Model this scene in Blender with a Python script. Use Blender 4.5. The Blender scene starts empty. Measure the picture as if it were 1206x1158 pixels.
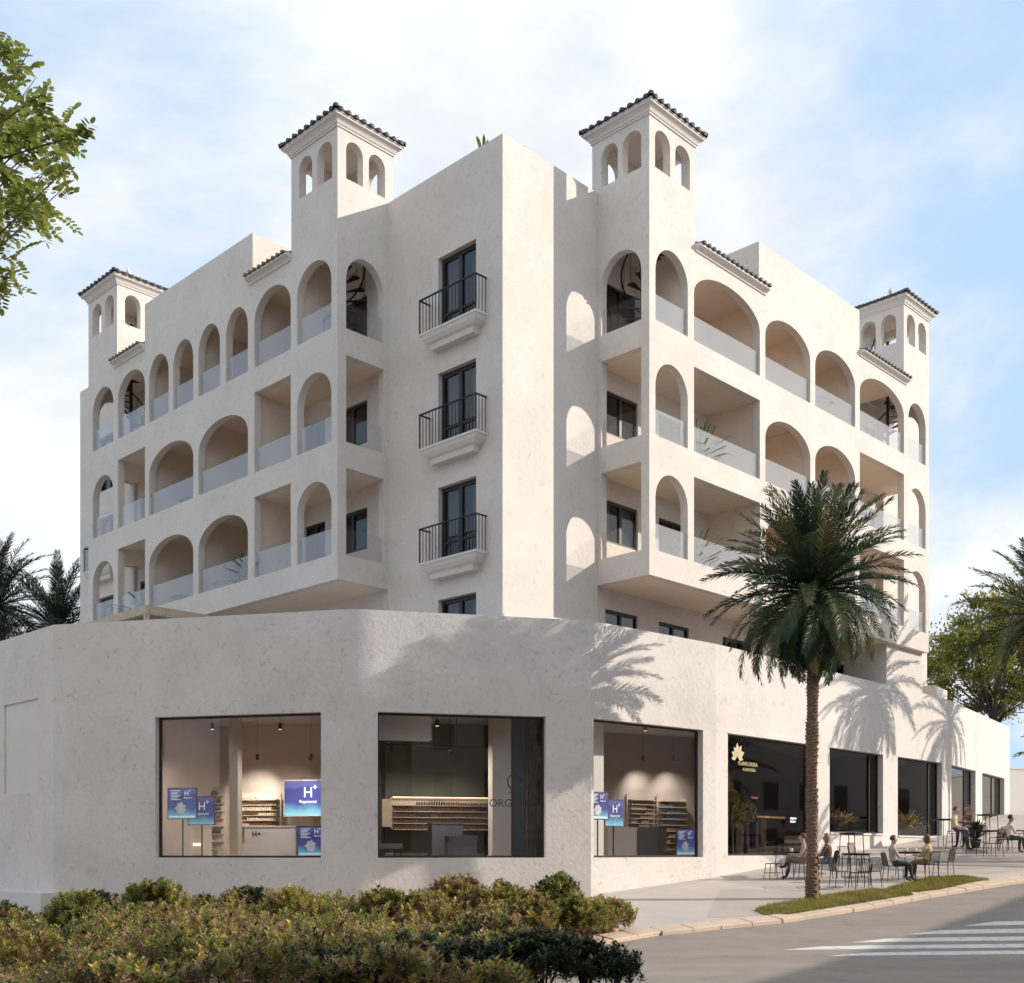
import bpy, bmesh, math, random
from math import sin, cos, pi, radians, sqrt, exp, log, atan2, hypot
from mathutils import Vector, Matrix, Euler, noise
from mathutils.geometry import tessellate_polygon

# ------------------------------------------------------------------ camera, sky, sun, exposure
SC = bpy.context.scene
COL = SC.collection
F_PX, W_PX, H_PX, CX, YH = 1363.4, 1206.0, 1158.0, 603.0, 1003.9

cam_d = bpy.data.cameras.new('camera')
cam = bpy.data.objects.new('camera', cam_d)
COL.objects.link(cam)
SC.camera = cam
cam.location = (0, 0, 0)
cam.rotation_euler = (radians(90), 0, 0)
cam_d.sensor_fit = 'HORIZONTAL'
cam_d.sensor_width = 36
cam_d.lens = F_PX / W_PX * 36
cam_d.shift_y = (YH - H_PX / 2) / W_PX
cam_d.clip_start = 0.1
cam_d.clip_end = 4000

SUN_AZ, SUN_EL = radians(1.1), radians(24.2)      # azimuth measured from +X towards +Y
SUN_STRENGTH, SKY_STRENGTH, EXPOSURE = 4.9, 0.122, 0.0
sun_dir = Vector((cos(SUN_EL) * cos(SUN_AZ), cos(SUN_EL) * sin(SUN_AZ), sin(SUN_EL)))
sun_d = bpy.data.lights.new('sun', 'SUN')
sun_d.energy = SUN_STRENGTH
sun_d.angle = radians(0.53)
sun_d.color = (1.0, 0.90, 0.765)
sun = bpy.data.objects.new('sun', sun_d)
COL.objects.link(sun)
sun.location = sun_dir * 80
sun.rotation_euler = (-sun_dir).to_track_quat('-Z', 'Y').to_euler()

world = bpy.data.worlds.new('World')
SC.world = world
world.use_nodes = True
wt = world.node_tree
wt.nodes.clear()


def nd(t, typ, **kw):
    n = t.nodes.new(typ)
    for k, v in kw.items():
        if k in n.inputs.keys():
            n.inputs[k].default_value = v
        else:
            setattr(n, k, v)
    return n


def lk(t, a, ao, b, bi):
    t.links.new(a.outputs[ao], b.inputs[bi])


def ramp(t, stops):
    r = t.nodes.new('ShaderNodeValToRGB')
    e = r.color_ramp.elements
    while len(e) < len(stops):
        e.new(0.5)
    for i, (p, c) in enumerate(stops):
        e[i].position = p
        e[i].color = c if len(c) == 4 else (*c, 1)
    return r


def build_sky():
    t = wt
    out = nd(t, 'ShaderNodeOutputWorld')
    bg = nd(t, 'ShaderNodeBackground', Strength=SKY_STRENGTH)
    sky = nd(t, 'ShaderNodeTexSky')
    sky.sky_type = 'NISHITA'
    sky.sun_disc = False
    sky.sun_elevation = SUN_EL
    sky.sun_rotation = pi / 2 - SUN_AZ
    sky.altitude = 20
    sky.air_density = 1.0
    sky.dust_density = 1.6
    sky.ozone_density = 1.2
    # clouds: noise laid on a high flat layer, so they shrink towards the horizon everywhere alike
    tc = nd(t, 'ShaderNodeTexCoord')
    sep = nd(t, 'ShaderNodeSeparateXYZ')
    lk(t, tc, 'Generated', sep, 0)
    zc = nd(t, 'ShaderNodeMath', operation='MAXIMUM')
    lk(t, sep, 'Z', zc, 0)
    zc.inputs[1].default_value = 0.0
    za = nd(t, 'ShaderNodeMath', operation='ADD')
    lk(t, zc, 0, za, 0)
    za.inputs[1].default_value = 0.35
    dx = nd(t, 'ShaderNodeMath', operation='DIVIDE')
    lk(t, sep, 'X', dx, 0)
    lk(t, za, 0, dx, 1)
    dy = nd(t, 'ShaderNodeMath', operation='DIVIDE')
    lk(t, sep, 'Y', dy, 0)
    lk(t, za, 0, dy, 1)
    cmb = nd(t, 'ShaderNodeCombineXYZ')
    lk(t, dx, 0, cmb, 0)
    lk(t, dy, 0, cmb, 1)
    mp = nd(t, 'ShaderNodeMapping')
    mp.inputs['Location'].default_value = CLOUD_OFF
    lk(t, cmb, 0, mp, 0)
    n1 = nd(t, 'ShaderNodeTexNoise', Scale=CLOUD_SC, Detail=9.0, Roughness=0.56, Distortion=0.25)
    lk(t, mp, 0, n1, 'Vector')
    r1 = ramp(t, [(CLOUD_LO, (0, 0, 0)), (CLOUD_HI, (1, 1, 1))])
    r1.color_ramp.interpolation = 'EASE'
    lk(t, n1, 'Fac', r1, 0)
    n2 = nd(t, 'ShaderNodeTexNoise', Scale=3.4, Detail=7.0, Roughness=0.6)
    lk(t, mp, 0, n2, 'Vector')
    shade = ramp(t, [(0.3, CLOUD_C0), (0.6, CLOUD_C1)])
    lk(t, n2, 'Fac', shade, 0)
    # thin bright veil over the blue
    veil = nd(t, 'ShaderNodeMixRGB', Fac=VEIL)
    lk(t, sky, 0, veil, 1)
    veil.inputs[2].default_value = VEIL_C
    mix = nd(t, 'ShaderNodeMixRGB')
    lk(t, r1, 0, mix, 0)
    lk(t, veil, 0, mix, 1)
    lk(t, shade, 0, mix, 2)
    lk(t, mix, 0, bg, 'Color')
    lk(t, bg, 0, out, 0)


CLOUD_OFF, CLOUD_SC, CLOUD_LO, CLOUD_HI = (-5.779, -0.931, 0.0), 0.8, 0.45, 0.575
CLOUD_C0, CLOUD_C1 = (7.0, 7.3, 7.8), (8.9, 8.9, 8.9)
VEIL, VEIL_C = 0.8, (5.0, 6.9, 9.3, 1)
build_sky()

vs = SC.view_settings
vs.view_transform = 'Standard'
vs.look = 'None'
vs.exposure = EXPOSURE
vs.gamma = 1.0
vs.use_curve_mapping = False
SC.render.engine = 'CYCLES'
cy = SC.cycles
cy.use_denoising = True
cy.max_bounces = 8
cy.diffuse_bounces = 6
cy.glossy_bounces = 4
cy.transmission_bounces = 6
cy.transparent_max_bounces = 24
cy.sample_clamp_indirect = 6
cy.caustics_reflective = False
cy.caustics_refractive = False

# ------------------------------------------------------------------ placement helpers
TH = radians(44.245)
EA = Vector((sin(TH), cos(TH), 0))      # along the right-hand facade, away from the camera
EB = Vector((-cos(TH), sin(TH), 0))     # along the left-hand facade, away from the camera
OB = Vector((-0.245, 30.31, 0))
BM = Matrix.Translation(OB) @ Matrix.Rotation(atan2(EA.y, EA.x), 4, 'Z')
I4 = Matrix.Identity(4)


def zg(y):
    """height of the street: level near the camera, climbing towards the back, level again far off"""
    z = -1.85 + 0.117 * 1.5 * log(1 + exp(min((y - 24.27) / 1.5, 60)))
    if y > 60:
        z60 = -1.85 + 0.117 * (60 - 24.27)
        z = z60 + 6 * (1 - exp(-(y - 60) * 0.117 / 6))
    return z


def at(x, y, d):
    """the point at depth d that the photograph shows at (x, y)"""
    return Vector(((x - CX) / F_PX * d, d, (YH - y) / F_PX * d))


INV = {}


class MB:
    def __init__(s):
        s.v, s.f, s.m, s.sm = [], [], [], []

    def add(s, vs_, fs, mi=0, M=None, smooth=False):
        b = len(s.v)
        if M is None:
            s.v.extend([tuple(p) for p in vs_])
        else:
            s.v.extend([tuple(M @ Vector(p)) for p in vs_])
        for f in fs:
            s.f.append(tuple(i + b for i in f))
            s.m.append(mi)
            s.sm.append(smooth)

    def box(s, a, b, mi=0, M=None):
        (x0, y0, z0), (x1, y1, z1) = a, b
        s.add([(x0, y0, z0), (x1, y0, z0), (x1, y1, z0), (x0, y1, z0), (x0, y0, z1), (x1, y0, z1), (x1, y1, z1), (x0, y1, z1)],
              [(3, 2, 1, 0), (4, 5, 6, 7), (0, 1, 5, 4), (1, 2, 6, 5), (2, 3, 7, 6), (3, 0, 4, 7)], mi, M)

    def prism(s, poly, z0, z1, mi=0, M=None):
        n = len(poly)
        s.add([(p[0], p[1], z0) for p in poly] + [(p[0], p[1], z1) for p in poly],
              [tuple(range(n - 1, -1, -1)), tuple(range(n, 2 * n))] + [(i, (i + 1) % n, n + (i + 1) % n, n + i) for i in range(n)], mi, M)

    def tube(s, pts, rad, n=8, mi=0, M=None, cap=True, smooth=True):
        pts = [Vector(p) for p in pts]
        if not hasattr(rad, '__len__'):
            rad = [rad] * len(pts)
        up = Vector((0, 0, 1))
        vs_, fs = [], []
        prev = None
        for i, p in enumerate(pts):
            d = (pts[min(i + 1, len(pts) - 1)] - pts[max(i - 1, 0)])
            if d.length < 1e-9:
                d = Vector((0, 0, 1))
            d.normalize()
            x = prev if prev is not None else (up if abs(d.z) < 0.9 else Vector((1, 0, 0)))
            x = x - d * x.dot(d)
            if x.length < 1e-6:
                x = d.orthogonal()
            x.normalize()
            prev = x
            y = d.cross(x)
            for k in range(n):
                a = 2 * pi * k / n
                vs_.append(p + (x * cos(a) + y * sin(a)) * rad[i])
        for i in range(len(pts) - 1):
            for k in range(n):
                k2 = (k + 1) % n
                fs.append((i * n + k, i * n + k2, (i + 1) * n + k2, (i + 1) * n + k))
        s.add(vs_, fs, mi, M, smooth)
        if cap:
            L = (len(pts) - 1) * n
            s.add(vs_[:n], [tuple(range(n - 1, -1, -1))], mi, M)
            s.add(vs_[L:], [tuple(range(n))], mi, M)

    def lathe(s, prof, n=16, mi=0, M=None, smooth=True):
        vs_, fs = [], []
        for r, z in prof:
            for k in range(n):
                a = 2 * pi * k / n
                vs_.append((r * cos(a), r * sin(a), z))
        for i in range(len(prof) - 1):
            for k in range(n):
                k2 = (k + 1) % n
                fs.append((i * n + k, i * n + k2, (i + 1) * n + k2, (i + 1) * n + k))
        fs.append(tuple(range(n - 1, -1, -1)))
        fs.append(tuple((len(prof) - 1) * n + k for k in range(n)))
        s.add(vs_, fs, mi, M, smooth)

    def ball(s, c, r, n=10, m=7, mi=0, M=None, sc=(1, 1, 1)):
        vs_, fs = [], []
        for i in range(m + 1):
            t = pi * i / m
            for k in range(n):
                a = 2 * pi * k / n
                vs_.append((c[0] + r * sc[0] * sin(t) * cos(a), c[1] + r * sc[1] * sin(t) * sin(a), c[2] + r * sc[2] * cos(t)))
        for i in range(m):
            for k in range(n):
                k2 = (k + 1) % n
                fs.append((i * n + k, (i + 1) * n + k, (i + 1) * n + k2, i * n + k2))
        s.add(vs_, fs, mi, M, True)

    def mesh(s, name):
        me = bpy.data.meshes.new(name)
        me.from_pydata(s.v, [], s.f)
        if any(s.m):
            me.polygons.foreach_set('material_index', s.m)
        me.polygons.foreach_set('use_smooth', s.sm)
        me.update()
        return me

    def build(s, name, mats, parent=None):
        """one mesh object from world-space shapes, re-expressed in its parent's space"""
        me = s.mesh(name)
        if parent is not None:
            me.transform(INV[parent])
        o = bpy.data.objects.new(name, me)
        COL.objects.link(o)
        for m in (mats if isinstance(mats, (list, tuple)) else [mats]):
            me.materials.append(m)
        if parent is not None:
            o.parent = parent
            INV[o] = INV[parent]
        else:
            INV[o] = I4
        return o


def part(name, fn, mats, parent=None):
    mb = MB()
    fn(mb)
    return mb.build(name, mats, parent)


def place(name, me, parent, M):
    """another object that shares the mesh me, standing at world matrix M"""
    o = bpy.data.objects.new(name, me)
    COL.objects.link(o)
    if parent is not None:
        o.parent = parent
        o.matrix_basis = INV[parent] @ M
    else:
        o.matrix_basis = M
    INV[o] = M.inverted()
    return o


def withmats(me, mats):
    for m in (mats if isinstance(mats, (list, tuple)) else [mats]):
        me.materials.append(m)
    return me


def tag(o, label=None, cat=None, group=None, kind=None):
    if label:
        o['label'] = label
    if cat:
        o['category'] = cat
    if group:
        o['group'] = group
    if kind:
        o['kind'] = kind
    return o


def thing(name, M, label, cat, group=None):
    o = bpy.data.objects.new(name, None)
    o.empty_display_size = 0.3
    COL.objects.link(o)
    if not isinstance(M, Matrix):
        M = Matrix.Translation(Vector(M))
    o.matrix_basis = M
    INV[o] = M.inverted()
    return tag(o, label, cat, group)


def TR(x, y, z, rz=0.0, s=1.0):
    return Matrix.Translation((x, y, z)) @ Matrix.Rotation(rz, 4, 'Z') @ Matrix.Scale(s, 4)


def arch(u0, u1, z0, zs, zt, n=18):
    """outline of an opening with an elliptical head"""
    c, r = (u0 + u1) / 2, (u1 - u0) / 2
    pts = [(u0, z0), (u1, z0)]
    for i in range(n + 1):
        t = pi * i / n
        pts.append((c + r * cos(t), zs + (zt - zs) * sin(t)))
    return pts


def rect(u0, u1, z0, z1):
    return [(u0, z0), (u1, z0), (u1, z1), (u0, z1)]


def wall(mb, p0, p1, outline, holes, t, side=1, mi=0, M=None):
    """flat wall from plan point p0 towards p1 with real openings; thickness t grows to the left of p0->p1 (side=-1: right)"""
    p0, p1 = Vector((p0[0], p0[1], 0)), Vector((p1[0], p1[1], 0))
    u = (p1 - p0).normalized()
    n = Vector((-u.y, u.x, 0)) * side
    loops = [outline] + holes
    poly = [[Vector((q[0], q[1], 0)) for q in L] for L in loops]
    tris = tessellate_polygon(poly)
    flat = [q for L in loops for q in L]
    fr = [p0 + u * q[0] + Vector((0, 0, q[1])) for q in flat]
    bk = [p + n * t for p in fr]
    N = len(flat)
    fs = []
    for a, b, c in tris:
        # front face looks along -n
        va, vb, vc = fr[a], fr[b], fr[c]
        nn = (vb - va).cross(vc - va)
        if nn.dot(n) > 0:
            a, c = c, a
        fs.append((a, b, c))
        fs.append((N + c, N + b, N + a))
    k = 0
    for L in loops:
        m = len(L)
        for i in range(m):
            j = (i + 1) % m
            fs.append((k + i, k + j, N + k + j, N + k + i))
        k += m
    mb.add(fr + bk, fs, mi, M)


# ------------------------------------------------------------------ materials
MATS = {}


def base_mat(name):
    m = bpy.data.materials.new(name)
    m.use_nodes = True
    t = m.node_tree
    t.nodes.clear()
    out = nd(t, 'ShaderNodeOutputMaterial')
    b = nd(t, 'ShaderNodeBsdfPrincipled')
    lk(t, b, 0, out, 0)
    MATS[name] = m
    return m, t, b, out


def plain(name, col, rough=0.6, metal=0.0, var=0.0, vscale=6.0, spec=0.5, emit=None, estr=0.0):
    m, t, b, out = base_mat(name)
    b.inputs['Base Color'].default_value = (*col, 1)
    b.inputs['Roughness'].default_value = rough
    b.inputs['Metallic'].default_value = metal
    b.inputs['Specular IOR Level'].default_value = spec
    if var > 0:
        g = nd(t, 'ShaderNodeNewGeometry')
        n = nd(t, 'ShaderNodeTexNoise', Scale=vscale, Detail=4.0)
        lk(t, g, 'Position', n, 'Vector')
        r = ramp(t, [(0.3, tuple(c * (1 - var) for c in col)), (0.7, tuple(min(1, c * (1 + var)) for c in col))])
        lk(t, n, 'Fac', r, 0)
        lk(t, r, 0, b, 'Base Color')
    if emit:
        b.inputs['Emission Color'].default_value = (*emit, 1)
        b.inputs['Emission Strength'].default_value = estr
    return m


def stucco(name, col, grain=0.35, mott=0.07, bscale=9.0, streak=0.0, speck=0.0):
    m, t, b, out = base_mat(name)
    b.inputs['Roughness'].default_value = 0.92
    b.inputs['Specular IOR Level'].default_value = 0.2
    g = nd(t, 'ShaderNodeNewGeometry')
    n1 = nd(t, 'ShaderNodeTexNoise', Scale=0.7, Detail=6.0, Roughness=0.6)
    lk(t, g, 'Position', n1, 'Vector')
    n2 = nd(t, 'ShaderNodeTexNoise', Scale=bscale, Detail=7.0, Roughness=0.7)
    lk(t, g, 'Position', n2, 'Vector')
    lo, hi = tuple(c * (1 - mott) for c in col), tuple(min(1, c * (1 + mott * 0.7)) for c in col)
    r1 = ramp(t, [(0.32, lo), (0.68, hi)])
    lk(t, n1, 'Fac', r1, 0)
    r2 = ramp(t, [(0.25, (0.9, 0.89, 0.88)), (0.5, (1, 1, 1)), (0.8, (1.02, 1.02, 1.02))])
    lk(t, n2, 'Fac', r2, 0)
    mx = nd(t, 'ShaderNodeMixRGB', blend_type='MULTIPLY', Fac=1.0)
    lk(t, r1, 0, mx, 1)
    lk(t, r2, 0, mx, 2)
    last = mx
    if speck > 0:
        # scattered darker flecks
        n3 = nd(t, 'ShaderNodeTexNoise', Scale=5.5, Detail=3.0, Roughness=0.55, Distortion=1.2)
        lk(t, g, 'Position', n3, 'Vector')
        r3 = ramp(t, [(0.30, (1 - speck,) * 3), (0.40, (1, 1, 1))])
        lk(t, n3, 'Fac', r3, 0)
        m3 = nd(t, 'ShaderNodeMixRGB', blend_type='MULTIPLY', Fac=1.0)
        lk(t, last, 0, m3, 1)
        lk(t, r3, 0, m3, 2)
        last = m3
    lk(t, last, 0, b, 'Base Color')
    bp = nd(t, 'ShaderNodeBump', Strength=grain, Distance=0.03)
    lk(t, n2, 'Fac', bp, 'Height')
    lk(t, bp, 0, b, 'Normal')
    return m


def leaf_mat(name, cols, trans=0.35, rough=0.55, nscale=0.9, byobj=False):
    m = bpy.data.materials.new(name)
    m.use_nodes = True
    t = m.node_tree
    t.nodes.clear()
    out = nd(t, 'ShaderNodeOutputMaterial')
    g = nd(t, 'ShaderNodeNewGeometry')
    n = nd(t, 'ShaderNodeTexNoise', Scale=nscale, Detail=5.0, Roughness=0.75)
    lk(t, g, 'Position', n, 'Vector')
    k = len(cols)
    r = ramp(t, [(0.3 + 0.4 * i / max(1, k - 1), c) for i, c in enumerate(cols)])
    if byobj:
        oi = nd(t, 'ShaderNodeObjectInfo')
        mm = nd(t, 'ShaderNodeMath', operation='MULTIPLY_ADD')
        lk(t, oi, 'Random', mm, 0)
        mm.inputs[1].default_value = 0.5
        mm.inputs[2].default_value = -0.25
        ad = nd(t, 'ShaderNodeMath', operation='ADD')
        lk(t, n, 'Fac', ad, 0)
        lk(t, mm, 0, ad, 1)
        lk(t, ad, 0, r, 0)
    else:
        lk(t, n, 'Fac', r, 0)
    b = nd(t, 'ShaderNodeBsdfPrincipled', Roughness=rough)
    b.inputs['Specular IOR Level'].default_value = 0.3
    lk(t, r, 0, b, 'Base Color')
    tr = nd(t, 'ShaderNodeBsdfTranslucent')
    lk(t, r, 0, tr, 'Color')
    mix = nd(t, 'ShaderNodeMixShader', Fac=trans)
    lk(t, b, 0, mix, 1)
    lk(t, tr, 0, mix, 2)
    lk(t, mix, 0, out, 0)
    MATS[name] = m
    return m


def glass_mat(name, tint, refl_ior=1.5, haze=0.0, hcol=(0.8, 0.85, 0.88), rough=0.0):
    """sheet glass: what is behind shows through, the sky mirrors more at grazing angles; haze = frosted share"""
    m = bpy.data.materials.new(name)
    m.use_nodes = True
    t = m.node_tree
    t.nodes.clear()
    out = nd(t, 'ShaderNodeOutputMaterial')
    tr = nd(t, 'ShaderNodeBsdfTransparent')
    tr.inputs[0].default_value = (*tint, 1)
    gl = nd(t, 'ShaderNodeBsdfGlossy', Roughness=rough)
    # same mirror share from both sides of the sheet: rises steeply towards grazing view
    f0 = ((refl_ior - 1) / (refl_ior + 1)) ** 2
    lw = nd(t, 'ShaderNodeLayerWeight', Blend=0.5)
    pw = nd(t, 'ShaderNodeMath', operation='POWER')
    lk(t, lw, 'Facing', pw, 0)
    pw.inputs[1].default_value = 5.0
    fr = nd(t, 'ShaderNodeMath', operation='MULTIPLY_ADD')
    lk(t, pw, 0, fr, 0)
    fr.inputs[1].default_value = 1 - f0
    fr.inputs[2].default_value = f0
    mix = nd(t, 'ShaderNodeMixShader')
    base = tr
    if haze > 0:
        df = nd(t, 'ShaderNodeBsdfDiffuse')
        df.inputs[0].default_value = (*hcol, 1)
        tl = nd(t, 'ShaderNodeBsdfTranslucent')
        tl.inputs[0].default_value = (*hcol, 1)
        m1 = nd(t, 'ShaderNodeMixShader', Fac=0.4)
        lk(t, df, 0, m1, 1)
        lk(t, tl, 0, m1, 2)
        m2 = nd(t, 'ShaderNodeMixShader', Fac=haze)
        lk(t, tr, 0, m2, 1)
        lk(t, m1, 0, m2, 2)
        base = m2
    lk(t, fr, 0, mix, 0)
    lk(t, base, 0, mix, 1)
    lk(t, gl, 0, mix, 2)
    lk(t, mix, 0, out, 0)
    MATS[name] = m
    return m


M_WALL = stucco('white_stucco', (0.705, 0.645, 0.595), 0.35, 0.07, 7.0, speck=0.13)
M_POD = stucco('podium_stucco', (0.70, 0.65, 0.612), 0.5, 0.08, 8.0, speck=0.19)
M_TRIM = stucco('smooth_render', (0.71, 0.665, 0.63), 0.1, 0.03, 14.0)
M_SOFF = stucco('loggia_render', (0.84, 0.71, 0.59), 0.12, 0.04, 8.0)
M_TILE = plain('roof_tile_clay', (0.085, 0.07, 0.075), 0.75, 0, 0.35, 9.0)
M_TILE2 = plain('eave_tile_clay', (0.20, 0.15, 0.12), 0.8, 0, 0.3, 9.0)
M_FRAME = plain('dark_bronze_frame', (0.03, 0.028, 0.028), 0.45, 0.3)
M_IRON = plain('wrought_iron', (0.025, 0.023, 0.025), 0.5, 0.4)
M_BAL = glass_mat('balustrade_glass', (0.93, 0.95, 0.97), 1.45, 0.25, (0.88, 0.91, 0.95))
M_PANE = glass_mat('window_pane', (0.6, 0.62, 0.65), 1.7)
M_SHOP = glass_mat('shop_glass', (0.96, 0.96, 0.96), 1.42)
M_SHOPD = glass_mat('shop_glass_dark', (0.75, 0.72, 0.7), 1.36)
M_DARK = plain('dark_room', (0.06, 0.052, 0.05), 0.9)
M_CURT = plain('curtain', (0.55, 0.5, 0.45), 0.9, 0, 0.1, 3)
M_WOOD = plain('pale_timber', (0.52, 0.42, 0.31), 0.7, 0, 0.12, 5)


def asphalt():
    m, t, b, out = base_mat('asphalt')
    b.inputs['Roughness'].default_value = 0.9
    g = nd(t, 'ShaderNodeNewGeometry')
    mp = nd(t, 'ShaderNodeMapping')
    mp.inputs['Rotation'].default_value = (0, 0, radians(-36))
    mp.inputs['Scale'].default_value = (0.12, 0.9, 1)
    lk(t, g, 'Position', mp, 0)
    n1 = nd(t, 'ShaderNodeTexNoise', Scale=1.0, Detail=7.0, Roughness=0.65)
    lk(t, mp, 0, n1, 'Vector')
    n2 = nd(t, 'ShaderNodeTexNoise', Scale=22.0, Detail=6.0, Roughness=0.8)
    lk(t, g, 'Position', n2, 'Vector')
    r = ramp(t, [(0.25, (0.225, 0.194, 0.17)), (0.5, (0.272, 0.232, 0.20)), (0.75, (0.325, 0.275, 0.235))])
    lk(t, n1, 'Fac', r, 0)
    r2 = ramp(t, [(0.3, (0.8, 0.8, 0.8)), (0.7, (1.1, 1.1, 1.1))])
    lk(t, n2, 'Fac', r2, 0)
    mx = nd(t, 'ShaderNodeMixRGB', blend_type='MULTIPLY', Fac=1.0)
    lk(t, r, 0, mx, 1)
    lk(t, r2, 0, mx, 2)
    # worn, patchy surface
    n3 = nd(t, 'ShaderNodeTexNoise', Scale=1.1, Detail=8.0, Roughness=0.7, Distortion=0.6)
    lk(t, g, 'Position', n3, 'Vector')
    r3 = ramp(t, [(0.32, (0.84, 0.84, 0.85)), (0.5, (1, 1, 1)), (0.7, (1.07, 1.07, 1.06))])
    lk(t, n3, 'Fac', r3, 0)
    m3 = nd(t, 'ShaderNodeMixRGB', blend_type='MULTIPLY', Fac=1.0)
    lk(t, mx, 0, m3, 1)
    lk(t, r3, 0, m3, 2)
    lk(t, m3, 0, b, 'Base Color')
    bp = nd(t, 'ShaderNodeBump', Strength=0.3, Distance=0.01)
    lk(t, n2, 'Fac', bp, 'Height')
    lk(t, bp, 0, b, 'Normal')
    return m


M_ASPH = asphalt()
M_PAVE = stucco('paving_concrete', (0.50, 0.445, 0.405), 0.15, 0.07, 14.0)
M_PAVE2 = stucco('paving_concrete_darker', (0.445, 0.39, 0.352), 0.15, 0.07, 14.0)
M_KERB = stucco('sandstone_kerb', (0.60, 0.47, 0.37), 0.4, 0.12, 9.0)
def worn_paint():
    m, t, b, out = base_mat('road_paint')
    g = nd(t, 'ShaderNodeNewGeometry')
    n = nd(t, 'ShaderNodeTexNoise', Scale=5.0, Detail=9.0, Roughness=0.75)
    lk(t, g, 'Position', n, 'Vector')
    r = ramp(t, [(0.34, (0.27, 0.24, 0.215)), (0.43, (0.60, 0.58, 0.55)), (0.6, (0.70, 0.68, 0.65))])
    lk(t, n, 'Fac', r, 0)
    lk(t, r, 0, b, 'Base Color')
    b.inputs['Roughness'].default_value = 0.8
    return m


M_PAINT = worn_paint()
M_SOIL = stucco('sandy_soil', (0.36, 0.27, 0.19), 0.6, 0.2, 4.0)
M_GROUND = stucco('dry_ground', (0.25, 0.22, 0.15), 0.5, 0.2, 1.0)

# ------------------------------------------------------------------ street: ground, road, pavement, kerb
KERB = [(0.6, 2.0), (0.55, 10.0), (0.5, 16.0), (0.55, 21.0), (0.95, 23.3), (2.73, 25.18), (4.28, 26.2), (6.0, 27.15), (8.4, 29.0), (10.8, 31.02), (13.75, 33.28), (15.15, 34.26), (22.0, 39.3), (34.0, 47.5), (52.0, 59.0), (80.0, 76.0)]


def kerb_x(y):
    for (x0, y0), (x1, y1) in zip(KERB, KERB[1:]):
        if y0 <= y <= y1:
            return x0 + (x1 - x0) * (y - y0) / (y1 - y0)
    return KERB[0][0] if y < KERB[0][1] else KERB[-1][0]


def frange(a, b, n):
    return [a + (b - a) * i / n for i in range(n + 1)]


def sheet(mb, rows, dz):
    """rows: list of (y, x0, x1); a strip surface following the street's height"""
    vs_, fs = [], []
    for y, x0, x1 in rows:
        vs_ += [(x0, y, zg(y) + dz), (x1, y, zg(y) + dz)]
    for i in range(len(rows) - 1):
        fs.append((2 * i, 2 * i + 1, 2 * i + 3, 2 * i + 2))
    mb.add(vs_, fs)


YS = frange(-60, 20, 8)[:-1] + frange(20, 62, 84)[:-1] + frange(62, 140, 26)[:-1] + [140, 170, 220, 300, 500, 900, 1800]
def ground_sheet(mb):
    # level garden ground on the left, climbing street side on the right; the step between runs under the building
    vs_, fs = [], []
    for y in YS:
        zl, zr = min(zg(y), zg(24.5)) - 0.30, zg(y) - 0.30
        vs_ += [(-1500, y, zl), (-3.0, y, zl), (3.0, y, zr), (1500, y, zr)]
    for i in range(len(YS) - 1):
        for k in range(3):
            fs.append((4 * i + k, 4 * i + k + 1, 4 * i + k + 5, 4 * i + k + 4))
    mb.add(vs_, fs)


o = part('ground', ground_sheet, M_GROUND)
tag(o, 'dry earth ground reaching to the horizon', 'ground', kind='structure')
road = part('road', lambda mb: sheet(mb, [(y, -40 if y < 12 else kerb_x(y) - 0.6, 90) for y in YS if y < 76], -0.12), M_ASPH)
tag(road, 'sunlit asphalt road climbing past the corner', 'road', kind='structure')
PV = 2.35
pys = sorted(set([25.0] + frange(25, 70, 120)))
pav = part('pavement', lambda mb: sheet(mb, [(y, min(PV, kerb_x(y) - 0.3), kerb_x(y) - 0.02) for y in pys], 0.0), M_PAVE)
tag(pav, 'pale concrete pavement terrace in front of the shops', 'pavement', kind='structure')


def paving_patch(name, poly_ys, mat):
    mb = MB()
    sheet(mb, poly_ys, 0.004)
    return mb.build(name, mat, pav)


paving_patch('paving_panel', [(y, max(PV, 4.4 + (y - 26.4) * 0.25), min(kerb_x(y) - 0.4, 7.2 + (y - 27) * 0.9)) for y in frange(26.9, 31.5, 14)], M_PAVE2)
paving_patch('paving_panel', [(y, 9 + (y - 34) * 0.9, kerb_x(y) - 1.2) for y in frange(34.6, 44, 14)], M_PAVE2)
def bed_sheet(mb):
    vs_, fs = [], []
    ys = frange(3, 33, 60)
    for y in ys:
        zl = min(zg(y), zg(24.5)) - 0.02
        x1 = kerb_x(y) if y < 25 else PV
        vs_ += [(-26, y, zl), (-1.5, y, zl), (x1, y, zg(y) - 0.02)]
    for i in range(len(ys) - 1):
        for k in range(2):
            fs.append((3 * i + k, 3 * i + k + 1, 3 * i + k + 4, 3 * i + k + 3))
    mb.add(vs_, fs)


bed = part('planting_bed', bed_sheet, M_SOIL)
tag(bed, 'sandy planting bed under the hedge', 'planting bed', kind='structure')

kerb = thing('kerb', (6.0, 27.15, zg(27.15)), 'sandstone kerb edging the pavement', 'kerb')
kerb['kind'] = 'structure'


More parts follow.
